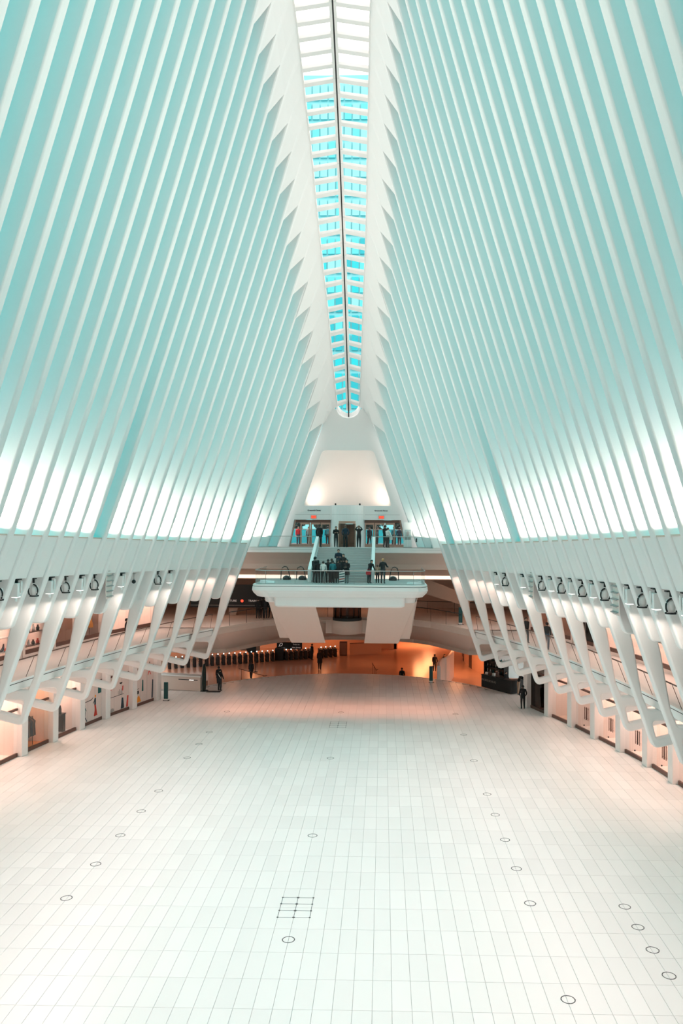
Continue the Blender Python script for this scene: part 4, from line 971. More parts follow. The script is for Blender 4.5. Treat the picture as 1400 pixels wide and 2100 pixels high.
def platform():
    e = tag(empty('platform', (0, 54.4, PLATZ)), 'white cantilevered mid level platform with rounded corners and stepped underside', 'platform')
    # outline in plan, rounded front corners
    def plan(w, y0, y1, r):
        p = [(-w, y1)]; 
        p += [(-w+r-r*math.cos(a), y0+r-r*math.sin(a)) for a in [PI/2*i/6 for i in range(7)]]
        p += [(w-r+r*math.sin(a), y0+r-r*math.cos(a)) for a in [PI/2*i/6 for i in range(7)]]+[(w, y1)]
        return p
    oy = -54.4; zb = -PLATZ
    def ring(w, y0, y1, r, z): return [(x, y+oy, z+zb) for x, y in plan(w, y0, y1, r)]
    b = MB(); b.loft([ring(5.95, 54.42, 61.5, .9, 9.18), ring(5.95, 54.40, 61.5, .9, 9.28), ring(5.90, 54.44, 61.5, .9, 9.30)]); b.build('rim', [STEEL_W], e)
    b = MB(); b.loft([ring(5.93, 54.44, 61.5, .9, 9.15), ring(5.93, 54.44, 61.5, .9, 9.18)]); b.build('rim_joint', [DARK], e)
    b = MB(); b.loft([ring(5.97, 54.38, 61.5, .9, 9.15), ring(6.0, 54.36, 61.5, .9, 8.9), ring(5.92, 54.44, 61.5, .9, 8.72), ring(5.66, 54.62, 61.5, .8, 8.46), ring(5.5, 54.8, 61.5, .8, 8.42)], smooth=False); b.build('body', [STEEL_W], e)
    b = MB(); b.loft([ring(5.22, 55.4, 61.5, .4, 8.42), ring(5.16, 55.45, 61.5, .4, 8.06), ring(5.05, 55.6, 61.5, .4, 8.0)]); b.build('lower_tier', [STEEL_W], e)
    b = MB(); b.loft([ring(4.48, 54.75, 57.0, .25, 8.43), ring(4.42, 54.8, 57.0, .25, 7.84), ring(4.25, 54.95, 57.0, .25, 7.74)]); b.build('keel', [STEEL_W], e)
    b = MB(); b.loft([ring(5.75, 54.7, 61.4, .8, 9.301), ring(5.75, 54.7, 61.4, .8, 9.308)]); b.build('paving', [DECK], e)
    # railing
    g = tag(empty('glass_railing', (0, 54.6, PLATZ+.008)), 'glass railing around the front of the mid level platform', 'railing')
    pl = plan(5.8, 54.62, 60.8, .8); top = [(x, y-54.6, .93) for x, y in pl]
    MB().tube(top, .028, 8).build('handrail', [STEEL], g)
    MB().loft([[(x, y-54.6, .02), (x, y-54.6, .04), (x*.995, y-54.6+.03, .04), (x*.995, y-54.6+.03, .02)] for x, y in pl]).build('base_shoe', [STEEL], g)
    front = [(-5.0+2.0*i, -5.0+2.0*(i+1)) for i in range(5)]
    for a, c in front: box('glass_pane', (a+.01, c-.01, .014, .026, .04, .90), GLASS, g)
    for s in (-1, 1):
        cor = [(s*(5.0+.8*math.sin(a)), .82-.8*math.cos(a)) for a in [PI/2*i/6 for i in range(7)]]
        b = MB(); b.add([(x, y, z) for z in (.04, .90) for x, y in cor], [(i, i+1, 8+i, 7+i) for i in range(6)], 0, True); b.build('glass_pane', [GLASS], g)
        for q in range(2): box('glass_pane', (s*5.79, s*5.80, .85+q*2.6, 3.4+q*2.6, .04, .90), GLASS, g)
        for q in (1.0, 3.0): MB().tube([(s*q, .06, .03), (s*q, .06, .92)], .014, 6).build('post', [STEEL], g)
        MB().tube([(s*5.0, .06, .03), (s*5.0, .06, .92)], .014, 6).build('post', [STEEL], g)
    # curb ramps at both corners
    for s in (-1, 1):
        w = tag(empty('corner_curb', (s*5.1, 56.2, PLATZ+.009)), f'low white wedge curb at the {"left" if s < 0 else "right"} corner of the platform', 'curb', 'platform corner curbs')
        MB().hexa([(-.5, -.25, 0), (.5, -.25, 0), (.5, .5, 0), (-.5, .5, 0)], [(-.45*(1 if s < 0 else .2), -.2, .22 if s < 0 else .06), (.45*(.2 if s < 0 else 1), -.2, .06 if s < 0 else .22), (.45, .45, .1), (-.45, .45, .1)]).build('wedge', [STEEL_W], w)
    # escalator heads
    for s in (-1, 1):
        for q, x in enumerate((4.2, 3.05) if s < 0 else (3.72,)):
            es = tag(empty('escalator_head', (s*x, 59.4, PLATZ+.009)), f'black escalator handrail loop, {"left" if s < 0 else "right"} side of the stair, {("outer", "inner")[q]} one', 'escalator', 'escalator heads on the platform')
            d = -s
            loop = [(-d*.36, 0, .02), (-d*.34, 0, .62), (-d*.26, 0, .90), (-d*.08, 0, .99), (d*.08, 0, .95), (d*.18, 0, .78), (d*.34, 0, .05)]
            MB().tube(loop, .032, 8).build('handrail', [BLACK], es)
            b = MB(); b.add([(a, 0, c) for a, _, c in loop], [tuple(range(len(loop)))]); b.build('glass_balustrade', [GLASS], es)
            b = MB(); b.lathe([(.001, .0), (.30, .0), (.30, .16), (.20, .28), (.001, .32)], (d*.05, .3, 0), 14); b.build('newel_base', [DARK], es)
            MB().tube([(d*.05+.28*math.cos(a), -.01, .06+.26*math.sin(a)) for a in [PI*.12+PI*.76*i/10 for i in range(11)]], .025, 6).build('steel_arc', [STEEL], es)
    # pylons
    for s in (-1, 1):
        p = tag(empty('pylon', (s*3.6, 66.5, 3.9)), f'massive leaning white pylon under the {"left" if s < 0 else "right"} half of the platform', 'pylon', 'platform pylons')
        sx = lambda x: s*x-s*3.6
        b = MB(); b.loft([[(sx(1.95), 57.8-66.5, 4.0), (sx(5.30), 57.8-66.5, 4.0), (sx(5.55), 62-66.5, 4.0), (sx(2.5), 62-66.5, 4.0)],
                          [(sx(1.50), 63.0-66.5, .30), (sx(4.15), 63.0-66.5, .30), (sx(4.35), 67.2-66.5, .30), (sx(2.0), 67.2-66.5, .30)]])
        b.build('shaft', [PYLONM], p, .04)
        b = MB(); b.loft([[(sx(4.6), 58.2-66.5, 4.0), (sx(5.32), 58.2-66.5, 4.0), (sx(5.6), 62-66.5, 4.0), (sx(4.8), 62-66.5, 4.0)],
                          [(sx(3.9), 62.6-66.5, .72), (sx(5.02), 62.6-66.5, .72), (sx(5.3), 66.5-66.5, .72), (sx(4.1), 66.5-66.5, .72)]])
        b.build('side_fin', [PYLONM], p, .03)
platform()

def end_gallery():
    # curved walkway at gallery level: inner edge from rib side to rib side
    half = [(-16.5, 61.2), (-12.5, 61.0), (-9.75, 61.2), (-9.0, 62.8), (-8.0, 64.8), (-6.9, 66.8), (-5.6, 68.2), (-3.6, 69.2), (-1.8, 69.7), (0, 69.85)]
    path = half+[(-x, y) for x, y in half[-2::-1]]
    out = [(x*1.12, 79.5) for x, y in path]
    b = MB(); b.loft([[(x, y+.03, SLAB-.13), (x, y, SLAB-.11), (x, y, SLAB), (ox, oy, SLAB), (ox, oy, SLAB-.52), (x, y+.05, SLAB-.52), (x, y+.03, SLAB-.16)] for (x, y), (ox, oy) in zip(path, out)])
    tag(b.build('floor', [PLASTER]), 'curved walkway slab at gallery level under the platform', kind='structure')
    # sloping underside, lip and ceiling of the lower concourse
    b = MB(); b.loft([[(x, y+.06, 4.97), (x*1.02, y+4.2, 3.55), (x*1.03, y+6.0, 3.05), (x*1.03, y+6.05, 2.72), (x*1.04, y+6.9, 2.72), (x*1.1, 119, 2.72)] for x, y in path], closed=False)
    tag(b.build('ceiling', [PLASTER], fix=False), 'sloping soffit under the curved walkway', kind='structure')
    # glass railing in panels along the edge
    pts = [(x, y) for x, y in path if abs(x) <= 9.0]
    e = tag(empty('glass_railing', (0, 70, SLAB)), 'curved glass railing with a dark handrail along the walkway behind the pylons', 'railing')
    MB().tube([(x, y+.12-70, 1.05) for x, y in pts], .03, 8).build('handrail', [DARK], e)
    for (xa, ya), (xc, yc) in zip(pts, pts[1:]):
        MB().add([(xa, ya+.12-70, .02), (xc, yc+.12-70, .02), (xc, yc+.12-70, 1.02), (xa, ya+.12-70, 1.02)], [(0, 1, 2, 3)]).build('glass_pane', [GLASS], e)
        MB().tube([(xa, ya+.14-70, .0), (xa, ya+.14-70, 1.05)], .018, 6).build('post', [DARK], e)
    # second railing further back on the right
    e = tag(empty('glass_railing', (8, 73.5, SLAB)), 'second glass railing farther back on the right walkway', 'railing')
    MB().tube([(-3.4, 1.2, 1.05), (3.8, -.9, 1.05)], .03, 8).build('handrail', [DARK], e)
    for q in range(3):
        a, c = q/3, (q+1)/3; A = (-3.4+7.2*a, 1.2-2.1*a); B_ = (-3.4+7.2*c, 1.2-2.1*c)
        MB().add([(*A, .02), (*B_, .02), (*B_, 1.0), (*A, 1.0)], [(0, 1, 2, 3)]).build('glass_pane', [GLASS], e)
        MB().tube([(*A, 0), (*A, 1.05)], .018, 6).build('post', [DARK], e)
    # back wall of the gallery level and its ceiling
    b = MB().box(-19, 19, 79.0, 79.4, SLAB, 9.9); tag(b.build('wall_back', [TAN]), 'brown back wall of the walkway level', kind='structure')
    b = MB().box(-19, 19, 72.5, 79.2, 9.9, 10.1); tag(b.build('ceiling', [TAN]), 'ceiling of the walkway level', kind='structure')
    for s in (-1, 1):
        b = MB(); b.loft([[(s*8.2, 64.2, z), (s*9.2, 62.4, z), (s*9.4, 62.4, z), (s*20, 62.9, z), (s*20, 64.2, z)] for z in (9.9, 11.5)]); tag(b.build('wall_'+('left' if s < 0 else 'right'), [PLASTER]), 'wall closing the side of the upper deck', kind='structure')
        b = MB().box(s*18.4, s*18.8, 62.5, 79.2, SLAB, 9.9); tag(b.build('wall_'+('left' if s < 0 else 'right'), [TAN]), 'side wall of the walkway level', kind='structure')
        b = MB().box(s*9.0, s*19, 62.8, 72.6, 9.9, 10.1); tag(b.build('ceiling', [TAN]), 'side ceiling of the walkway level', kind='structure')
    # long lit cove under the deck
    e = tag(empty('linear_lamp', (0, 67.6, 9.0)), 'long glowing light band across the back below the upper deck', 'lamp')
    box('housing', (-10.5, 10.5, .05, .5, -.12, .9), TAN, e); box('diffuser', (-10.4, 10.4, .0, .05, -.06, .22), COVE, e)
    for i, (x, y) in enumerate(((-5.9, 65.2), (-4.6, 66.6), (6.3, 65.2), (7.7, 66.3))):
        d = tag(empty('downlight', (x, y, 9.9)), f'small round downlight in the soffit under the upper deck, {("far left", "left", "right", "far right")[i]} one', 'downlight', 'soffit downlights')
        MB().lathe([(.001, -.012), (.12, -.012)], (0, 0, 0), 14).build('lens', [LENS], d); MB().lathe([(.12, -.002), (.12, -.02), (.16, -.02), (.16, -.002)], (0, 0, 0), 14).build('trim_ring', [STEEL], d)
    # inclined flank right of the pylon
    for s in (1, -1):
        b = MB(); b.loft([[(s*6.3, y, 8.95), (s*10.5, y, 7.35), (s*10.5, y, 5.5), (s*9.9, y, 5.5), (s*9.6, y, 6.6), (s*5.9, y, 7.7)] for y in (70.6, 71.0)]); o = b.build('stair_flank', [TAN]); tag(o, f'brown sloping stair flank behind the {"right" if s > 0 else "left"} pylon', 'stair flank', 'sloping stair flanks')
    # banner
    e = tag(empty('banner', (-9.6, 70.3, 6.1)), 'wide black banner with white capitals and a red dot behind the left pylon', 'banner')
    box('panel', (-4.2, 3.5, 0, .05, .1, 2.1), BLACK, e)
    R = Matrix.Rotation(PI/2, 4, 'X')
    text_obj('lettering', 'FUTURE', .25, SIGNW, e, Matrix.Translation((-.62, -.012, .68)) @ R, .004); text_obj('lettering', 'TRAIN C', .25, SIGNW, e, Matrix.Translation((1.32, -.012, .68)) @ R, .004)
    MB().lathe([(.001, 0), (.13, 0), (.13, .01), (.001, .01)], (0, 0, 0), 16).build('red_dot', [EXITM], e).matrix_local = Matrix.Translation((.30, -.002, .68)) @ R
    box('rail_line', (-4.2, 3.5, -.03, .0, .28, .31), STEEL, e)
    for q in (-3.5, -1, 2): box('hanger', (q-.02, q+.02, .01, .04, 2.1, 3.8), DARK, e)
    # lift
    e = tag(empty('lift_shaft', (-.05, 68.2, 4.3)), 'round lift shaft with dark glass above a pale drum between the pylons', 'lift')
    MB().lathe([(1.0, .0), (1.30, .06), (1.30, 1.10), (1.24, 1.14), (.001, 1.14)], (0, 0, 0), 32).build('drum', [PLASTER], e)
    MB().lathe([(1.22, 1.14), (1.22, 1.36), (.001, 1.36)], (0, 0, 0), 32).build('dark_ring', [BLACK], e)
    MB().lathe([(1.10, 1.36), (1.10, 3.6)], (0, 0, 0), 32).build('glass_wall', [SMOKE], e)
    for q in range(12):
        a = 2*PI*q/12; MB().tube([(1.13*math.cos(a), 1.13*math.sin(a), 1.36), (1.13*math.cos(a), 1.13*math.sin(a), 3.6)], .035, 6).build('mullion', [DARK], e)
    for s in (-1, 1): box('side_ledge', (s*1.25, s*2.2, -.1, .2, 1.06, 1.14), PLASTER, e); box('side_block', (s*1.25, s*1.8, .0, .5, .0, 1.05), PLASTER, e)
    area_lamp((0, 75, 9.8), 8, 90, WARM, size_y=3)
    for s in (-1, 1): area_lamp((s*11, 68.5, 9.8), 2.5, 50, WARM, size_y=4)
end_gallery()
# ------------------------------------------------------------------ lower concourse, kiosk, signs, gates
LOW = -1.2
def lower():
    tag(MB().box(-32, 4.6, 97.0, 97.4, LOW, 2.8).build('wall_back', [WARMWALL]), 'warm lit wall behind the ticket gates', kind='structure')
    tag(MB().box(4.4, 32, 113, 113.4, LOW, 2.8).build('wall_back', [WARMWALL]), 'far end wall of the right corridor', kind='structure')
    tag(MB().box(4.3, 4.7, 97.0, 113.4, LOW, 2.8).build('wall_left', [WARMWALL]), 'side wall of the far corridor', kind='structure')
    for s in (-1, 1): tag(MB().box(s*29, s*29.4, 66, 113.4, LOW, 2.8).build('wall_'+('left' if s < 0 else 'right'), [WARMWALL]), 'outer side wall of the lower concourse', kind='structure')
    # curved corridor wall on the right with dark doors
    b = MB(); arc = [(13.2-1.4*math.sin(PI*i/16)**.8, 79+1.15*i) for i in range(17)]
    b.loft([[(x, y, LOW), (x, y, 2.75), (x+.3, y, 2.75), (x+.3, y, LOW)] for x, y in arc]); tag(b.build('wall_right', [WARMWALL]), 'curved corridor wall on the right', kind='structure')
    for i, (q, h) in enumerate(((4, 2.1), (8, 2.1), (11, 2.2))):
        (x0, y0), (x1, y1) = arc[q], arc[q+1]
        e = tag(empty('doorway', ((x0+x1)/2-.03, (y0+y1)/2, LOW)), f'dark doorway in the curved corridor wall, {ordn(i+1)} from the hall', 'doorway', 'doorways in the curved wall')
        e.rotation_euler = (0, 0, math.atan2(y1-y0, x1-x0))
        box('door_panel', (-.42, .42, -.02, .03, 0, h), DARK, e); box('frame_head', (-.5, .5, -.03, .04, h, h+.08), BRONZE, e); box('frame_jamb', (-.5, -.42, -.03, .04, 0, h), BRONZE, e); box('frame_jamb', (.42, .5, -.03, .04, 0, h), BRONZE, e)
    # curved parapet by the right teal sign
    b = MB(); pts = [(7.75+.75*(1-math.cos(a)), 71.4+3.0*math.sin(a)) for a in [PI*.5*i/8 for i in range(9)]]+[(8.9, 75.5), (9.6, 79)]
    prof = [(.0, -1.19), (.0, 1.02), (.07, 1.12), (.24, 1.12), (.30, 1.02), (.30, -1.19)]
    rings = []
    for i, (x, y) in enumerate(pts):
        rings.append([(x+u, y, v if v < 0 else v+min(.25, i*.03)) for u, v in prof])
    b.loft(rings); o = b.build('parapet', [TILE]); tag(o, 'curved white stone parapet behind the right teal sign', 'parapet')
    e = tag(empty('stair_handrail', (8.02, 72.5, .0)), 'dark handrail along the curved stone parapet', 'handrail'); MB().tube([(-.75, -1.0, .75), (-.62, .3, .8), (-.1, 1.9, .9), (.5, 3.0, 1.2)], .03, 6).build('rail', [DARK], e); MB().tube([(-.62, .3, .8), (-.42, .35, .8)], .015, 5).build('bracket', [DARK], e)
    # stair rails at the curved edge
    for i, (x, y, dx) in enumerate(((-9.6, 70.6, 1.9), (2.0, 74.2, .35))):
        e = tag(empty('stair_handrail', (x, y, LOW)), f'thin dark handrail going down at the curved floor edge, {("left", "right")[i]} one', 'handrail', 'handrails at the curved edge')
        MB().tube([(0, 0, 2.05), (dx, 2.6, .95), (dx+.15, 3.0, .95)], .03, 6).build('rail', [BRONZE], e)
        for q in (.1, .5, .95): MB().tube([(dx*q, 2.6*q, 0 if q > .4 else 1.0), (dx*q, 2.6*q, 2.05-1.1*q)], .02, 6).build('post', [BRONZE], e)
    st = tag(empty('floor_steps', (0, 59.5, LOW)), 'curved steps going down from the hall floor to the lower concourse', 'steps')
    for i in range(4):
        r0 = 13.93+.33*i; z1 = 1.2-.24*(i+1); b = MB(); n = 40
        b.loft([[((r0)*math.cos(a), (r0)*math.sin(a), 0.0), ((r0)*math.cos(a), (r0)*math.sin(a), z1), ((r0+.33)*math.cos(a), (r0+.33)*math.sin(a), z1), ((r0+.33)*math.cos(a), (r0+.33)*math.sin(a), 0.0)] for a in [PI*.2+PI*.6*j/n for j in range(n+1)]])
        b.build('step', [FARFLOOR], st)
    # low stone counter at the left
    e = tag(empty('stone_counter', (-13.3, 65.3, 0)), 'low stone wall with a pale cap and a dark slot behind the left teal sign', 'stone wall'); e.rotation_euler = (0, 0, math.radians(-14))
    box('body', (-1.9, 1.75, -.12, .5, 0, 1.12), PLASTER, e, .02); box('cap', (-1.95, 1.80, -.2, .6, 1.12, 1.22), TILE, e, .015); box('slot', (-.2, 1.5, -.126, -.11, .84, .90), DARK, e); box('slot_lamp', (.75, 1.15, -.135, -.127, .845, .885), LENS, e)
    # teal pylons
    def teal(x, y, z, lab, rz=0):
        e = tag(empty('teal_sign', (x, y, z), rz), lab, 'sign', 'teal totem signs')
        box('panel', (-.15, .15, -.07, .07, .14, 1.38), TEAL, e, .01); box('foot', (-.13, .13, -.06, .06, .02, .14), WHITE, e); box('base_plate', (-.2, .26, -.16, .16, 0, .02), DARK, e)
    teal(-13.45, 61.2, .003, 'teal totem sign standing beside the last left column'); teal(7.1, 69.5, .003, 'teal totem sign at the curved edge in front of the stone parapet'); teal(9.15, 64.9, SLAB+.005, 'teal totem sign on the right end of the walkway')
    MB()
    e = tag(empty('banner_stand', (-11.4, 65.0, .003), 1.25), 'tall thin dark banner stand at the end of the low stone wall', 'banner stand')
    b = MB(); b.loft([[(-.30*s_, -.02, z), (.30*s_, -.02, z), (.30*s_, .02, z), (-.30*s_, .02, z)] for z, s_ in ((.05, .8), (.6, 1), (1.6, .9), (2.15, .45))]); b.build('panel', [mat('deep_green', (.0, .03, .03), .5)], e)
    b = MB(); b.loft([[(-.33*s_, .0, z), (-.28*s_, .0, z), (-.28*s_, .03, z), (-.33*s_, .03, z)] for z, s_ in ((.05, .8), (.6, 1), (1.6, .9), (2.15, .45))]); b.build('light_edge', [STEEL], e)
    MB().lathe([(.001, 0), (.36, 0), (.36, .03), (.05, .05), (.001, .05)], (0, 0, 0), 16).build('base', [DARK], e)
    tag(MB().box(-.55, .55, -.30, .30, 0, .012).build('floor_mat', [DARK]), 'small dark mat lying on the floor near the banner stand', 'mat').location = (-10.55, 64.7, .004)
    # barrier post
    e = tag(empty('barrier_post', (-9.7, 80.6, LOW)), 'lone slim barrier post on a round base in front of the gates', 'post'); MB().lathe([(.001, 0), (.24, 0), (.22, .04), (.03, .06), (.03, 1.95), (.001, 1.95)], (0, 0, 0), 12).build('pole', [DARK], e)
    # gates
    A, B_ = Vector((-14.9, 84.6, LOW)), Vector((-2.3, 91.4, LOW)); d = (B_-A); ang = math.atan2(d.y, d.x)
    proto = None; n_ = 0
    ts = [-.31, -.265, -.22, -.175, -.13, -.085, -.04]+[i*.0425 for i in range(12)]+[.575, .615, .655, .695, .735, .775, .865, .905, .945, .985]
    for t in ts:
        p = A+d*t; n_ += 1
        if proto is None:
            e = proto = empty('ticket_gate')
            MB().hexa([(-.15, -.75, 0), (.15, -.75, 0), (.15, .75, 0), (-.15, .75, 0)], [(-.15, -.62, .92), (.15, -.62, .92), (.15, .70, .92), (-.15, .70, .92)]).build('cabinet', [BLACK], e, .05)
            box('side_trim', (-.155, .155, -.60, .55, .30, .34), BRONZE, e); MB().tube([(.0, -.3, .92), (.0, -.3, 1.12)], .035, 6).build('reader_post', [BLACK], e)
            MB().ball((0, -.36, 1.14), .065, 8).build('reader_light', [READER], e)
            for a in (.2, .9): MB().tube([(.15, .1, .75), (.15+.40*math.cos(a), .1, .75-.40*math.sin(a))], .022, 6).build('arm', [STEEL], e)
        else: e = copy_tree(proto)
        e.location = p; e.rotation_euler = (0, 0, ang*.6); tag(e, f'black ticket gate with a small white light, {ordn(n_)} from the left', 'ticket gate', 'row of ticket gates')
    e = tag(empty('gate_booth', A+d*.525), 'dark box shaped booth in the middle of the gate row', 'booth'); box('body', (-.45, .45, -.4, .4, 0, 1.3), BLACK, e, .02); box('window', (-.4, .4, -.41, -.401, .7, 1.2), DARK, e)
    e = tag(empty('gate_booth', A+d*1.07), 'brown cabinet at the right end of the gate row', 'cabinet', None); box('body', (-.5, .35, -.3, .3, 0, 1.55), BRONZE, e, .02); box('door', (-.45, .3, -.31, -.301, .1, 1.45), mat('brown_wall', (.30, .17, .12), .5), e)
    e = tag(empty('glass_railing', A+d*1.12), 'pale curved low barrier right of the gates', 'barrier'); MB().loft([[(x, y, z) for x, y in ((.0, 0),)]+[(x+.0, y+.1, z) for x, y in ((0, 0),)]+[(3.6, 1.2, z), (3.6, 1.1, z)] for z in (0, 1.25)]).build('panel', [WARMWALL], e); MB().tube([(0, 0, 1.3), (3.6, 1.15, 1.3)], .04, 6).build('top_rail', [BRONZE], e)
    # overhead sign
    R = Matrix.Rotation(PI/2, 4, 'X')
    e = tag(empty('overhead_sign', (-7.2, 88.5, -.05)), 'black overhead direction sign above the gates', 'sign'); box('panel', (-1.42, 1.35, -.06, .06, -.02, .75), BLACK, e, .01)
    text_obj('lettering', 'Trains to', .2, SIGNW, e, Matrix.Translation((.72, -.07, .50)) @ R, .004); text_obj('lettering', 'New Jersey', .2, SIGNW, e, Matrix.Translation((.72, -.07, .18)) @ R, .004); text_obj('lettering', 'PATH', .16, SIGNW, e, Matrix.Translation((-.70, -.07, .10)) @ R, .004)
    ring = [(-.95+.16*math.cos(a)+.06*math.sin(a), -.07, .48+.15*math.sin(a)) for a in [2*PI*i/16 for i in range(16)]]; MB().tube(ring, .03, 6, closed=True).build('arrow_mark', [SIGNW], e); MB().tube([(-1.1, -.07, .52), (-1.18, -.07, .24)], .03, 6).build('arrow_mark', [SIGNW], e)
    for q in (-1.1, 1.1): MB().tube([(q, 0, .75), (q, 0, 2.76)], .02, 6).build('hanger', [DARK], e)
    e = tag(empty('overhead_sign', (-11.2, 87.4, -.1)), 'second dark overhead sign left of the direction sign', 'sign'); box('panel', (-1.2, .9, -.06, .06, .0, .85), mat('brown_wall', (.30, .17, .12), .5), e, .01); MB().hexa([(-.4, -.08, -.2), (.5, -.08, -.2), (.5, -.06, -.2), (-.4, -.06, -.2)], [(-.8, -.08, .7), (.5, -.08, .7), (.5, -.06, .7), (-.8, -.06, .7)]).build('dark_flap', [BLACK], e)
    for q in (-.9, .6): MB().tube([(q, 0, .85), (q, 0, 2.76)], .02, 6).build('hanger', [DARK], e)
    e = tag(empty('wall_poster', (-17.6, 96.9, .6)), 'small red poster on the warm wall at the left', 'poster'); box('sheet', (-.6, .6, -.03, .0, 0, 1.0), mat('dark_red', (.35, .03, .02), .6), e); box('border', (-.55, .55, -.035, -.031, .1, .14), PINKW, e)
    # lamps of the lower concourse
    for x in (-7.5, -3, 1.5, 6): area_lamp((x, 56.2, 7.6), .6, 42, (1.0, .36, .22), aim=(0, .36, -1), size_y=.3, spread=1.05)
    for x, y, w in ((-20, 80, 70), (-12, 80, 55), (-12, 93, 130), (-4, 94, 120), (2, 86, 45), (-3, 79, 22), (8, 84, 80), (7.5, 100, 420), (9.0, 106, 420), (-22, 93, 110), (13, 74, 70), (10.2, 80, 170), (17, 70, 55), (22, 85, 40)):
        area_lamp((x, y, 2.6), 1.2, w, (1.0, .37, .15))
lower()

def kiosk():
    a, c = Vector((11.2, 67.9, 0)), Vector((13.15, 64.75, 0)); u = (c-a).normalized(); L = (c-a).length
    e = tag(empty('kiosk', a+Vector((0, 0, .0)), math.atan2(u.y, u.x)), 'dark food kiosk counter with faint capital letters at the right end of the hall', 'kiosk')
    box('front_counter', (0, L, 0, .55, 0, 1.0), BLACK, e, .02); box('counter_top', (-.03, L+.03, -.03, .6, 1.0, 1.05), DARK, e, .01)
    box('side_counter', (L-.55, L, .56, 1.4, 0, 1.0), BLACK, e, .02); box('counter_top', (L-.58, L+.03, .6, 1.43, 1.0, 1.05), DARK, e, .01)
    R = Matrix.Rotation(PI/2, 4, 'X'); text_obj('lettering', 'EPICERIE BOULUD', .235, mat('dim_lettering', (.30, .27, .24), .5), e, Matrix.Translation((.95, -.012, .62)) @ R, .004)
    s = tag(empty('goods_rack', (12.6, 69.2, 0), math.atan2(u.y, u.x)), 'dark rack crowded with bottles behind the kiosk counter', 'rack')
    for q in (-1.3, 1.3): box('side_panel', (q-.03, q+.03, -.25, .25, 0, 2.0), BLACK, s)
    for q in range(4): box('shelf', (-1.27, 1.27, -.25, .25, .35+q*.5, .39+q*.5), BLACK, s)
    box('back_panel', (-1.27, 1.27, .2, .25, .39, 2.0), BRONZE, s)
    rnd = random.Random(8); M = Matrix.Translation((12.6, 69.2, 0)) @ Matrix.Rotation(math.atan2(u.y, u.x), 4, 'Z')
    for q in range(4):
        for i in range(7):
            h = .26+.1*rnd.random()
            o = MB().lathe([(.001, .003), (.055, .003), (.055, h*.6), (.02, h*.8), (.02, h), (.001, h)], (0, 0, 0), 8).build('bottle', [[BRONZE, PINKW, GREEN, GREYP][rnd.randrange(4)]])
            o.matrix_world = M @ Matrix.Translation((-1.08+i*.36, -.02, .39+q*.5)); tag(o, f'bottle on the dark kiosk rack, {ordn(q+1)} shelf up, {ordn(i+1)} from the left', 'bottle', 'bottles on the kiosk rack')
    for i, (x, y, m, h) in enumerate(((.35, .3, PINKW, .18), (.8, .25, BRONZE, .3), (1.2, .35, WHITE, .22), (1.7, .3, BRONZE, .42))):
        M2 = Matrix.Translation(a) @ Matrix.Rotation(math.atan2(u.y, u.x), 4, 'Z')
        o = MB().hexa([(-.14, -.1, 0), (.14, -.1, 0), (.14, .1, 0), (-.14, .1, 0)], [(-.12, -.08, h), (.12, -.08, h), (.12, .08, h), (-.12, .08, h)]).build('display_box', [m], None, .01)
        o.matrix_world = M2 @ Matrix.Translation((x, y, 1.053)); tag(o, f'small display box on the kiosk counter, {ordn(i+1)} from the left', 'box', 'boxes on the kiosk counter')
    # dark shopfronts behind the kiosk
    tag(MB().box(15.6, 24, 71.9, 72.2, -.02, 4.95).build('wall_right', [TAN]), 'wall behind the kiosk', kind='structure')
    for i, x in enumerate((15.9, 18.4)):
        e = tag(empty('dark_shop_window', (x+1.1, 71.85, 0)), f'dark shop window in the wall behind the kiosk, {("left", "right")[i]} one', 'shop window', 'dark windows behind the kiosk')
        box('pane', (-1.0, 1.0, -.02, .0, .25, 2.6), DARK, e); box('frame', (-1.08, 1.08, -.05, .0, .0, .24), BRONZE, e); box('frame', (-1.08, 1.08, -.05, .0, 2.61, 2.75), BRONZE, e)
    e = tag(empty('menu_stand', (14.35, 64.1, 0)), 'dark menu stand with a small red light behind the kiosk', 'stand')
    box('panel', (-.25, .25, -.03, .03, .3, 1.7), BLACK, e, .01); box('red_lamp', (.05, .22, -.05, -.031, 1.3, 1.62), EXITM, e); box('base', (-.3, .3, -.2, .2, 0, .04), DARK, e); box('leg', (-.04, .04, -.02, .02, .04, .3), DARK, e)
kiosk()

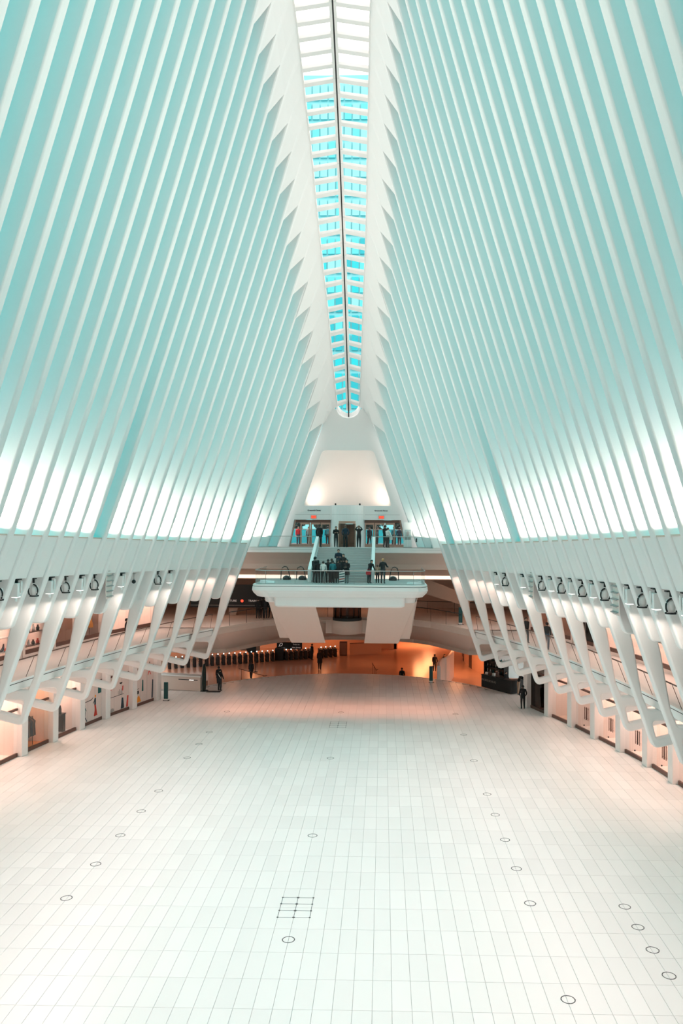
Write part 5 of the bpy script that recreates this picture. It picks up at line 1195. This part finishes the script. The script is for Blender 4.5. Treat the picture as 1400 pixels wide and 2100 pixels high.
# ------------------------------------------------------------------ street outside the doors and the tower over the skylight
def outside():
    tag(MB().box(-40, 40, 67.1, 112, DECKZ-.3, DECKZ-.02).build('ground', [mat('asphalt', (.12, .14, .15), .8)]), 'street outside the doors', kind='structure')
    for i in range(9):
        x = -12+3*i
        e = tag(empty('fence_panel', (x, 80, DECKZ-.02)), f'bright cyan street fence panel seen through the doors, {ordn(i+1)} from the left', 'fence', 'cyan fence panels outside')
        box('sheet', (-1.46, 1.46, -.02, .02, .12, 1.45), mat('cyan_fence', (.0, .34, .40), .5), e); box('top_rail', (-1.48, 1.48, -.04, .04, 1.45, 1.52), STEEL, e)
        for q in (-1.47, 1.43): box('post', (q, q+.06, -.03, .03, 0, 1.52), STEEL, e)
    rnd = random.Random(3)
    for i in range(8):
        x = -15+4.1*i
        e = tag(empty('street_tree', (x, 84+rnd.random()*1.5, DECKZ-.02)), f'dark leafy street tree behind the cyan fence, {ordn(i+1)} from the left', 'tree', 'street trees outside')
        MB().tube([(0, 0, 0), (.05, 0, 1.0), (0, .05, 2.2)], [.16, .12, .08], 8).build('trunk', [BRONZE], e)
        c = MB()
        for q in range(1100):
            v = Vector((rnd.gauss(0, 1), rnd.gauss(0, 1), rnd.gauss(0, 1))).normalized()*(rnd.random()**.4)
            p = Vector((v.x*1.62, v.y*1.4, 2.7+v.z*1.9)); a = Vector((rnd.gauss(0, 1), rnd.gauss(0, 1), rnd.gauss(0, 1))).normalized()*.32; b_ = Vector((rnd.gauss(0, 1), rnd.gauss(0, 1), rnd.gauss(0, 1))).normalized()*.20
            c.add([p-a, p+b_, p+a, p-b_], [(0, 1, 2, 3)])
        o = c.build('crown', [mat('dark_leaves', (.035, .055, .045), .7)], e, fix=False); o['kind'] = 'stuff'
    e = tag(empty('glass_tower', (-4, 150, 0)), 'cyan glass office tower seen through the far part of the skylight', 'building')
    box('core', (-18, 18, .3, 14, 0, 98), FACFR, e)
    rnd = random.Random(5)
    ms = []
    for m in (CYAN1, CYAN2, CYAN3, mat('facade_sky_fade', (.28, .66, .71), .3)):
        o = box('facade_pane', (-.62, .62, 0, .28, 0, 2.9), m, None); ms.append(o.data); bpy.data.objects.remove(o)
    for j in range(18):
        for i in range(15):
            o = bpy.data.objects.new('facade_pane', ms[rnd.choice((0, 0, 2, 2, 1) if j < 6 else (0, 1, 1, 2, 3) if j < 10 else (1, 3, 3, 3))]); COL.objects.link(o); o.parent = e; o.location = (-10.5+i*1.5, 0, 32+j*3.6)  # pane mix pales with height, painting the fade into bright sky
outside()
# unseen end wall behind the camera, darkened to cut its bounce light
tag(MB().box(-22, 22, -5.6, -5.2, 0, 48).build('wall_front', [mat('dimmed_end_wall', (.30, .27, .25), .6)]), 'end wall behind the camera', kind='structure')
for s_ in (-1, 1):
    b_ = MB(); b_.loft([[(s_*wall_x(s_, y)+s_*.1, y, 0), (s_*wall_x(s_, y)+s_*.5, y, 0), (s_*wall_x(s_, y)+s_*.5, y, 8.3), (s_*wall_x(s_, y)+s_*.1, y, 8.3)] for y in (-5.2, 4, 12, 20, 28, 35.5)])
    tag(b_.build('wall_'+('left' if s_ < 0 else 'right'), [PINKW]), 'side wall nearer than the visible shops', kind='structure')
# ------------------------------------------------------------------ people
SKIN = mat('skin', (.55, .33, .24), .6); HAIRM = {'black': mat('hair_black', (.012, .010, .010), .6), 'brown': mat('hair_brown', (.07, .035, .02), .6), 'blond': mat('hair_blond', (.42, .22, .09), .6)}
CLOTH = {k: mat('cloth_'+k, c, .85) for k, c in dict(black=(.012, .012, .014), charcoal=(.03, .032, .036), navy=(.012, .025, .045), teal=(.02, .16, .19), white=(.72, .70, .68), red=(.60, .02, .03), brown=(.08, .045, .03), denim=(.05, .08, .12), grey=(.20, .20, .20), cyan=(.02, .50, .55), tan=(.40, .28, .20)).items()}
EYE = mat('eye_dark', (.02, .015, .012), .3); LIP = mat('lip', (.35, .12, .10), .6)
SHOE = mat('shoe', (.015, .015, .015), .5)
DG = bpy.context.evaluated_depsgraph_get
def person(label, loc, rz=0.0, h=1.72, pose='stand', top='black', legs='charcoal', hair='black', long_hair=False, coat=None, group=None, arms=None, lean=0.0, seated=False, sunk=0.0):
    """faces -y at rz = 0; one skinned body with head, hands and feet; hair and clothing as children"""
    S = h/1.72
    hp = {'stand': (0, 0), 'walk': (.16, -.18), 'crouch': (.0, .0)}[pose if pose in ('stand', 'walk', 'crouch') else 'stand']
    V, E, Rr, part = [], [], [], []
    def v(x, y, z, r, p, link=None, ry=None):
        V.append((x*S, y*S, z*S)); Rr.append((r*S, (ry or r)*S)); part.append(p)
        if link is not None: E.append((link, len(V)-1))
        return len(V)-1
    drop = .40 if pose == 'crouch' else 0
    lz = lambda z: z-drop
    def fwd(z): return -lean*max(0, z-.95)
    pel = v(0, 0, lz(.95), .172, 1, None, .135)
    sp = v(0, fwd(1.14), lz(1.14), .160, 0, pel, .125); ch = v(0, fwd(1.32)+.01, lz(1.32), .188, 0, sp, .130)
    ub = v(0, fwd(1.43), lz(1.43), .140, 0, ch, .095)
    nk = v(0, fwd(1.485)-.005, lz(1.485), .064, 2, ub); hb = v(0, fwd(1.545)-.02, lz(1.545), .078, 2, nk, .085); hm = v(0, fwd(1.62)-.025, lz(1.62), .094, 2, hb, .110); ht = v(0, fwd(1.695)-.015, lz(1.695), .070, 2, hm, .085)
    A = {'down': ((.055, .02, -.27), (.01, -.05, -.25)), 'phone': ((.06, .03, -.27), (-.12, -.20, .05)), 'fold': ((.07, -.02, -.26), (-.22, -.16, .02)),
         'up': ((.12, -.14, .02), (-.15, -.10, .22)), 'rail': ((.10, -.08, -.22), (.04, -.22, -.06)), 'out': ((.20, -.02, -.16), (.20, -.08, -.10)), 'pocket': ((.10, .06, -.26), (-.06, -.10, -.20)),
         'reach': ((.04, -.24, -.14), (.0, -.24, -.05)), 'swing': ((.05, .10, -.26), (.02, .05, -.25)), 'fore': ((.05, -.08, -.27), (.01, -.12, -.22))}
    aL, aR = arms if isinstance(arms, tuple) else (arms or 'down',)*2
    hands = []
    for s, nm in ((1, aL), (-1, aR)):
        (ex, ey, ez), (wx, wy, wz) = A[nm]
        sh = v(s*.185, fwd(1.42), lz(1.405), .074, 0, ub)
        e_ = v(s*(.20+ex*.6), fwd(1.42)+ey, lz(1.415+ez), .060, 0, sh); w_ = v(s*(.20+ex*.6+wx), fwd(1.42)+ey+wy, lz(1.415+ez+wz), .042, 0, e_)
        d = Vector((s*wx, wy, wz)).normalized(); hands.append((Vector(V[w_]), d, s))
    for s in (1, -1):
        st = hp[0] if s > 0 else hp[1]
        if pose == 'crouch':
            hip = v(s*.09, .0, lz(.88), .112, 1, pel); kn = v(s*.11, -.38, .48, .068, 1, hip); an = v(s*.11, -.05, .10, .056, 1, kn)
            he = v(s*.11, -.03, .045, .045, 3, an); v(s*.12, -.20, .035, .035, 3, he)
        else:
            hip = v(s*.09, .0, .88, .112, 1, pel); kn = v(s*.10, -st*.55-.015, .50, .080, 1, hip); an = v(s*.10, -st+(.05 if st < 0 else .02), .10, .056, 1, kn)
            he = v(s*.10, -st+.03, .045, .045, 3, an); v(s*.115, -st-.15, .035, .036, 3, he)
    me = bpy.data.meshes.new('person'); me.from_pydata(V, E, []); o = bpy.data.objects.new('person', me); COL.objects.link(o)
    m1 = o.modifiers.new('skin', 'SKIN'); m1.use_smooth_shade = True
    m2 = o.modifiers.new('sub', 'SUBSURF'); m2.levels = 1; m2.render_levels = 1
    sk = me.skin_vertices[0].data
    for i, r in enumerate(Rr): sk[i].radius = r; sk[i].use_root = (i == 0)
    bpy.context.view_layer.update()
    nm = bpy.data.meshes.new_from_object(o.evaluated_get(DG())); bpy.data.objects.remove(o); bpy.data.meshes.remove(me)
    mats = [CLOTH[top], CLOTH[legs], SKIN, SHOE, EYE, LIP]
    bm = bmesh.new(); bm.from_mesh(nm)
    VV = [Vector(p) for p in V]
    segs = [(a, b) for a, b in E]
    for f in bm.faces:
        c = f.calc_center_median(); best = min(range(len(VV)), key=lambda i: (c-VV[i]).length/(Rr[i][0]+.05)); f.material_index = part[best]; f.smooth = True
    # hands: palm, four fingers, thumb
    def wedge(p, d, u, L, w0, w1, t, mi):
        n = d.cross(u).normalized(); vs = []
        for q, w in ((0, w0), (L, w1)):
            for a, b_ in ((-1, -1), (1, -1), (1, 1), (-1, 1)): vs.append(bm.verts.new(p+d*q+u*a*w/2+n*b_*t/2))
        for fc in ((0,3,2,1),(4,5,6,7),(0,1,5,4),(1,2,6,5),(2,3,7,6),(3,0,4,7)):
            f = bm.faces.new([vs[i] for i in fc]); f.material_index = mi; f.smooth = True
        return n
    for w, d, s in hands:
        u = Vector((0, -1, 0)) if abs(d.y) < .8 else Vector((s, 0, 0)); u = (u-d*u.dot(d)).normalized()
        n = wedge(w-d*.01*S, d, u, .095*S, .055*S, .078*S, .028*S, 2); p = w+d*.082*S
        for q, L in enumerate((.066, .078, .074, .056)):
            base = p+u*(q-1.5)*.019*S; d2 = (d+n*(-s)*.35).normalized(); wedge(base, d, u, L*.55*S, .017*S, .016*S, .017*S, 2); wedge(base+d*L*.5*S, d2, u, L*.5*S, .016*S, .012*S, .014*S, 2)
        wedge(w+d*.02*S+u*.03*S, (d+u*.8).normalized(), (u-d*.8).normalized(), .065*S, .022*S, .016*S, .018*S, 2)
    # face
    hc = VV[hm]
    def blob(c, r, mi, n=6):
        ret = bmesh.ops.create_icosphere(bm, subdivisions=1, radius=1.0)
        for q in ret['verts']: q.co = Vector((q.co.x*r[0], q.co.y*r[1], q.co.z*r[2]))+c
        for q in ret['verts']:
            for f in q.link_faces: f.material_index = mi; f.smooth = True
    for s in (1, -1):
        blob(hc+Vector((s*.034, -.094, -.005))*S, (.013*S, .010*S, .009*S), 4); blob(hc+Vector((s*.090, .005, -.01))*S, (.012*S, .02*S, .032*S), 2)
    blob(hc+Vector((0, -.108, -.03))*S, (.014*S, .022*S, .024*S), 2); blob(hc+Vector((0, -.097, -.066))*S, (.025*S, .010*S, .008*S), 5)
    nm.materials.clear()
    for m in mats: nm.materials.append(m)
    bmesh.ops.recalc_face_normals(bm, faces=bm.faces); bm.to_mesh(nm); bm.free()
    o = bpy.data.objects.new('person', nm); COL.objects.link(o); o.location = (loc[0], loc[1], loc[2]+.004-sunk); o.rotation_euler = (0, 0, rz)
    tag(o, label, 'person', group)
    # hair
    hb_ = MB(); c = hc; prof = []
    n = 12; rings = []
    for i in range(7):
        rg = []
        for k in range(n):
            t = 2*PI*k/n; a = i/6*PI*(.31+.42*(.5+.5*math.sin(t)))
            rg.append((c.x+math.sin(a)*math.cos(t)*.106*S, c.y+.014*S+math.sin(a)*math.sin(t)*.124*S, c.z+.012*S+math.cos(a)*.118*S))
        rings.append(rg)
    hb_.loft(rings, smooth=True)
    if long_hair:
        hb_.loft([[(c.x+w*math.cos(t)*S, c.y+(.045+.045*math.sin(t))*S, c.z+z*S) for t in [2*PI*k/8 for k in range(8)]] for z, w in ((.05, .085), (-.08, .095), (-.20, .095), (-.30, .06))], smooth=True)
    hb_.build('hair', [HAIRM[hair]], o)
    if coat:
        b = MB(); zt, zb = 1.02, coat[1]
        b.loft([[(w*math.cos(t)*S, (d*math.sin(t)+.0)*S, (z-drop)*S) for t in [2*PI*k/14 for k in range(14)]] for z, w, d in ((1.12, .175, .145), (zt-.05, .20, .165), ((zt+zb)/2, .215, .18), (zb, .225, .19))], closed=True, cap=False, smooth=True)
        b.build('coat_skirt', [CLOTH[coat[0]]], o)
    return o
def bag(name, label, at, m, size, kind='shoulder', cat='bag'):
    w, d, h = size; e = MB(); e.loft([[(-w*s_/2, -d*s_/2, z), (w*s_/2, -d*s_/2, z), (w*s_/2, d*s_/2, z), (-w*s_/2, d*s_/2, z)] for z, s_ in ((0, .85), (h*.3, 1), (h*.8, .95), (h, .6))])
    o = e.build(name, [m], None, .015); o.location = at
    if kind == 'backpack':
        for s in (-1, 1): MB().tube([(s*w*.28, -d*.45, h*.1), (s*w*.34, -d*1.6, h*.4), (s*w*.34, -d*1.5, h*.95), (s*w*.26, -d*.45, h*.95)], .018, 6).build('strap', [m], o)
        MB().box(-w*.32, w*.32, d*.5, d*.62, h*.12, h*.5).build('front_pocket', [m], o, .01)
    else: MB().tube([(w*.36*math.cos(a), 0, h*.9+.16*math.sin(a)) for a in [PI*i/8 for i in range(9)]], .012, 6).build('handle', [m], o)
    tag(o, label, cat); return o
D, Pz, Gz = DECKZ+.008, PLATZ+.008, SLAB
# upper deck
person('person in a bulky dark coat at the top of the stair beside the left parapet', (-2.38+.25, 64.4, D), PI*.9, 1.80, top='black', legs='black', arms='pocket', coat=('black', .80))
bag('backpack', 'dark backpack worn by the person at the top left of the stair', (-2.10, 64.60, D+1.05), CLOTH['navy'], (.32, .16, .42), 'backpack')
person('person in dark jacket looking at a phone left of the revolving door', (-.84, 64.8, D), .2, 1.66, top='black', legs='charcoal', arms='phone')
person('person in navy jacket standing right in front of the revolving door', (-.07, 64.5, D), PI, 1.76, top='navy', legs='black', arms='pocket', hair='brown')
person('person with both arms raised taking a picture right of the revolving door', (1.0, 64.6, D), 0, 1.72, top='black', legs='black', arms='up', hair='brown')
person('tall person in black at the top right of the stair before the right doors', (3.10, 65.0, D), PI*.8, 1.78, top='black', legs='black', arms='fore')
person('person in pale jacket standing just before the tall one at the right doors', (3.30, 64.35, D), 2.4, 1.58, top='white', legs='charcoal', hair='brown', arms='fore')
bag('shoulder_bag', 'white shoulder bag held at the right doors', (3.56, 64.3, D+.62), CLOTH['white'], (.26, .12, .28))
# outside the doors
person('person in red jacket and cyan cap outside the left doors', (-4.25, 68.6, D-.02), .3, 1.70, top='red', legs='denim', arms='fore')
for i, (x, y, t, rz) in enumerate(((-3.6, 71, 'grey', .3), (-2.7, 70.5, 'charcoal', 2.6), (-2.0, 72, 'teal', 3.0), (1.75, 70, 'navy', .5), (2.4, 71.5, 'charcoal', 2.0), (3.9, 72, 'teal', .2), (4.35, 70.5, 'navy', 2.8))):
    person(f'{t} clothed person on the street seen through the {"left" if x < 0 else "right"} doors, {ordn(i+1)} from the left', (x, y, D-.02), rz, 1.66+.03*(i % 3), top=t, legs='black', pose='walk' if i % 2 else 'stand', group='people on the street outside')
# on the stair (tread height from the slope)
def tread(y): return PLATZ+(int((y-56.9)/(6.45/14))+1)*(DECKZ-PLATZ)/14
person('tall person with dark jacket standing midway on the stair', (-.27, 58.2, tread(58.2)), .1, 1.80, top='navy', legs='black', arms='phone')
person('long haired person in black beside the tall one on the stair', (.12, 57.5, tread(57.5)), -.3, 1.66, top='black', legs='black', arms='phone', long_hair=True, hair='black', coat=('black', .6))
# platform group
person('tall person with grey scarf at the foot of the left parapet', (-1.80, 56.35, Pz), PI*.85, 1.80, top='black', legs='charcoal', arms='fore', coat=('black', .7))
tag(MB().lathe([(.075, -.05), (.10, .0), (.085, .06), (.07, .06), (.08, 0), (.07, -.05)], (0, 0, 0), 14).build('scarf', [CLOTH['grey']]), 'grey scarf around the neck of the tall person by the left parapet', 'scarf').location = (-1.80, 56.35, Pz+1.56)
person('dark long haired person right of the one with the scarf', (-1.56, 56.0, Pz), PI*1.1, 1.58, top='black', legs='black', arms='fore', long_hair=True)
person('person in white puffy jacket in the platform group', (-1.19, 55.9, Pz), PI, 1.52, top='white', legs='black', arms='fore')
person('person in black with short hair right of the white jacket', (-.88, 56.2, Pz), PI*.95, 1.64, top='black', legs='black', arms='fore')
person('brown haired person standing behind the teal jacket', (-.66, 56.75, Pz), PI, 1.66, top='charcoal', legs='black', hair='brown', arms='fore')
person('person in teal jacket seen from behind in the platform group', (-.54, 55.95, Pz), PI, 1.56, top='teal', legs='black', arms='fore')
person('person in long black coat left of the striped board', (-.20, 56.1, Pz), PI*.9, 1.62, top='black', legs='black', arms='pocket', coat=('black', .35))
person('person in dark dress with bare arms right of the striped board', (.43, 56.0, Pz), -.4, 1.64, top='black', legs='grey', arms='fold', long_hair=True, hair='black', coat=('black', .62))
e = tag(empty('striped_board', (.13, 55.45, Pz)), 'small white board with red and dark stripes standing on the platform', 'board')
box('panel', (-.19, .19, -.02, .02, .02, .92), WHITE, e, .01)
for i, m_ in enumerate((NAVY, RED, NAVY, GREEN, NAVY)): MB().hexa([(-.18, -.027, .10+i*.17), (.18, -.027, .16+i*.17), (.18, -.021, .16+i*.17), (-.18, -.021, .10+i*.17)], [(-.18, -.027, .17+i*.17), (.18, -.027, .23+i*.17), (.18, -.021, .23+i*.17), (-.18, -.021, .17+i*.17)]).build('stripe', [m_], e)
person('person bending over a red bag beside the right parapet', (1.98, 56.15, Pz), .7, 1.62, pose='crouch' if False else 'stand', top='black', legs='charcoal', arms='fore', lean=.42, long_hair=True)
bag('handbag', 'red bag held by the bending person at the right parapet', (1.93, 55.72, Pz+.62), CLOTH['red'], (.34, .14, .26))
person('blond person in black standing right of the right parapet', (2.93, 56.0, Pz), PI*.9, 1.72, top='black', legs='charcoal', hair='blond', arms='rail')
person('small person in pale top next to the blond one', (2.56, 56.3, Pz), PI, 1.28, top='tan', legs='black', arms='fore', hair='brown')
# walkway group by the banner
for i, x in enumerate((-7.55, -7.25, -6.95, -6.55)):
    person(f'person in black on the walkway before the banner, {ordn(i+1)} from the left', (x, 67.95+.3*(i % 2)+.0*i+.35*(x+7.55), Gz), PI+.2*i, 1.70+.03*(i % 3), pose='walk' if i == 3 else 'stand', top='black', legs='black', arms='fore', group='people before the banner')
# galleries
person('person in dark suit resting one arm on the left gallery railing', (-13.35, 51.3, Gz), 1.9, 1.78, top='black', legs='black', arms=('out', 'pocket'))
person('person in dark clothes walking on the right gallery, farther one', (12.55, 54.6, Gz), .3, 1.68, pose='walk', top='charcoal', legs='black', arms=('swing', 'fore'))
person('person in dark clothes walking on the right gallery, nearer one', (13.35, 51.6, Gz), 2.9, 1.70, pose='walk', top='charcoal', legs='denim', arms=('fore', 'swing'))
# floor level
person('person with a white strap standing at the left end of the curved edge', (-10.15, 65.1, 0), 2.7, 1.72, top='black', legs='charcoal', arms='fore')
tag(MB().tube([(-.14, 0, 1.44), (0, -.14, 1.25), (.14, -.08, 1.02)], .022, 6).build('shoulder_strap', [CLOTH['white']]), 'white strap across the chest of the standing person at the left edge', 'strap').location = (-10.15, 64.98, 0)
person('person in black jacket just behind the one with the white strap', (-10.9, 68.4, -.32), 3.3, 1.70, top='black', legs='black', arms='fore', coat=('black', .75))
person('person in long dark coat walking beyond the curved edge', (-9.55, 77.0, LOW), 3.0, 1.66, pose='walk', top='charcoal', legs='black', coat=('charcoal', .72))
person('person in black walking towards the gates, left of two in the middle', (-3.42, 82.3, LOW), 3.1, 2.0, pose='walk', top='black', legs='black', arms='fore', coat=('black', .6))
person('person in black reaching out at the gates near the direction sign', (-4.75, 88.3, LOW), 2.2, 1.75, top='black', legs='black', arms=('out', 'down'))
person('person whose head just shows over the curved edge at the right', (4.72, 74.3, LOW-.1), 3.0, 1.70, top='black', legs='black', arms='fore')
person('person in black behind the curved stone parapet, left one', (8.2, 81.8, LOW), 2.9, 1.72, top='black', legs='black', arms='fore')
person('person in black leaning forward behind the curved stone parapet, right one', (8.95, 82.4, LOW), 1.2, 1.66, top='black', legs='black', lean=.45, arms='reach')
person('person in black standing before the last right column', (13.2, 59.45, 0), PI, 1.72, top='black', legs='black', arms='pocket')
person('person leaning over the right end of the kiosk counter', (13.75, 64.75, 0), 1.2, 1.74, top='black', legs='tan', lean=.35, arms='reach')
person('short haired person standing inside the kiosk, right one', (13.0, 66.3, 0), .6, 1.52, top='black', legs='black', arms='fore')
person('person standing inside the kiosk, left one', (12.35, 67.2, 0), .6, 1.50, top='black', legs='black', arms='fore')
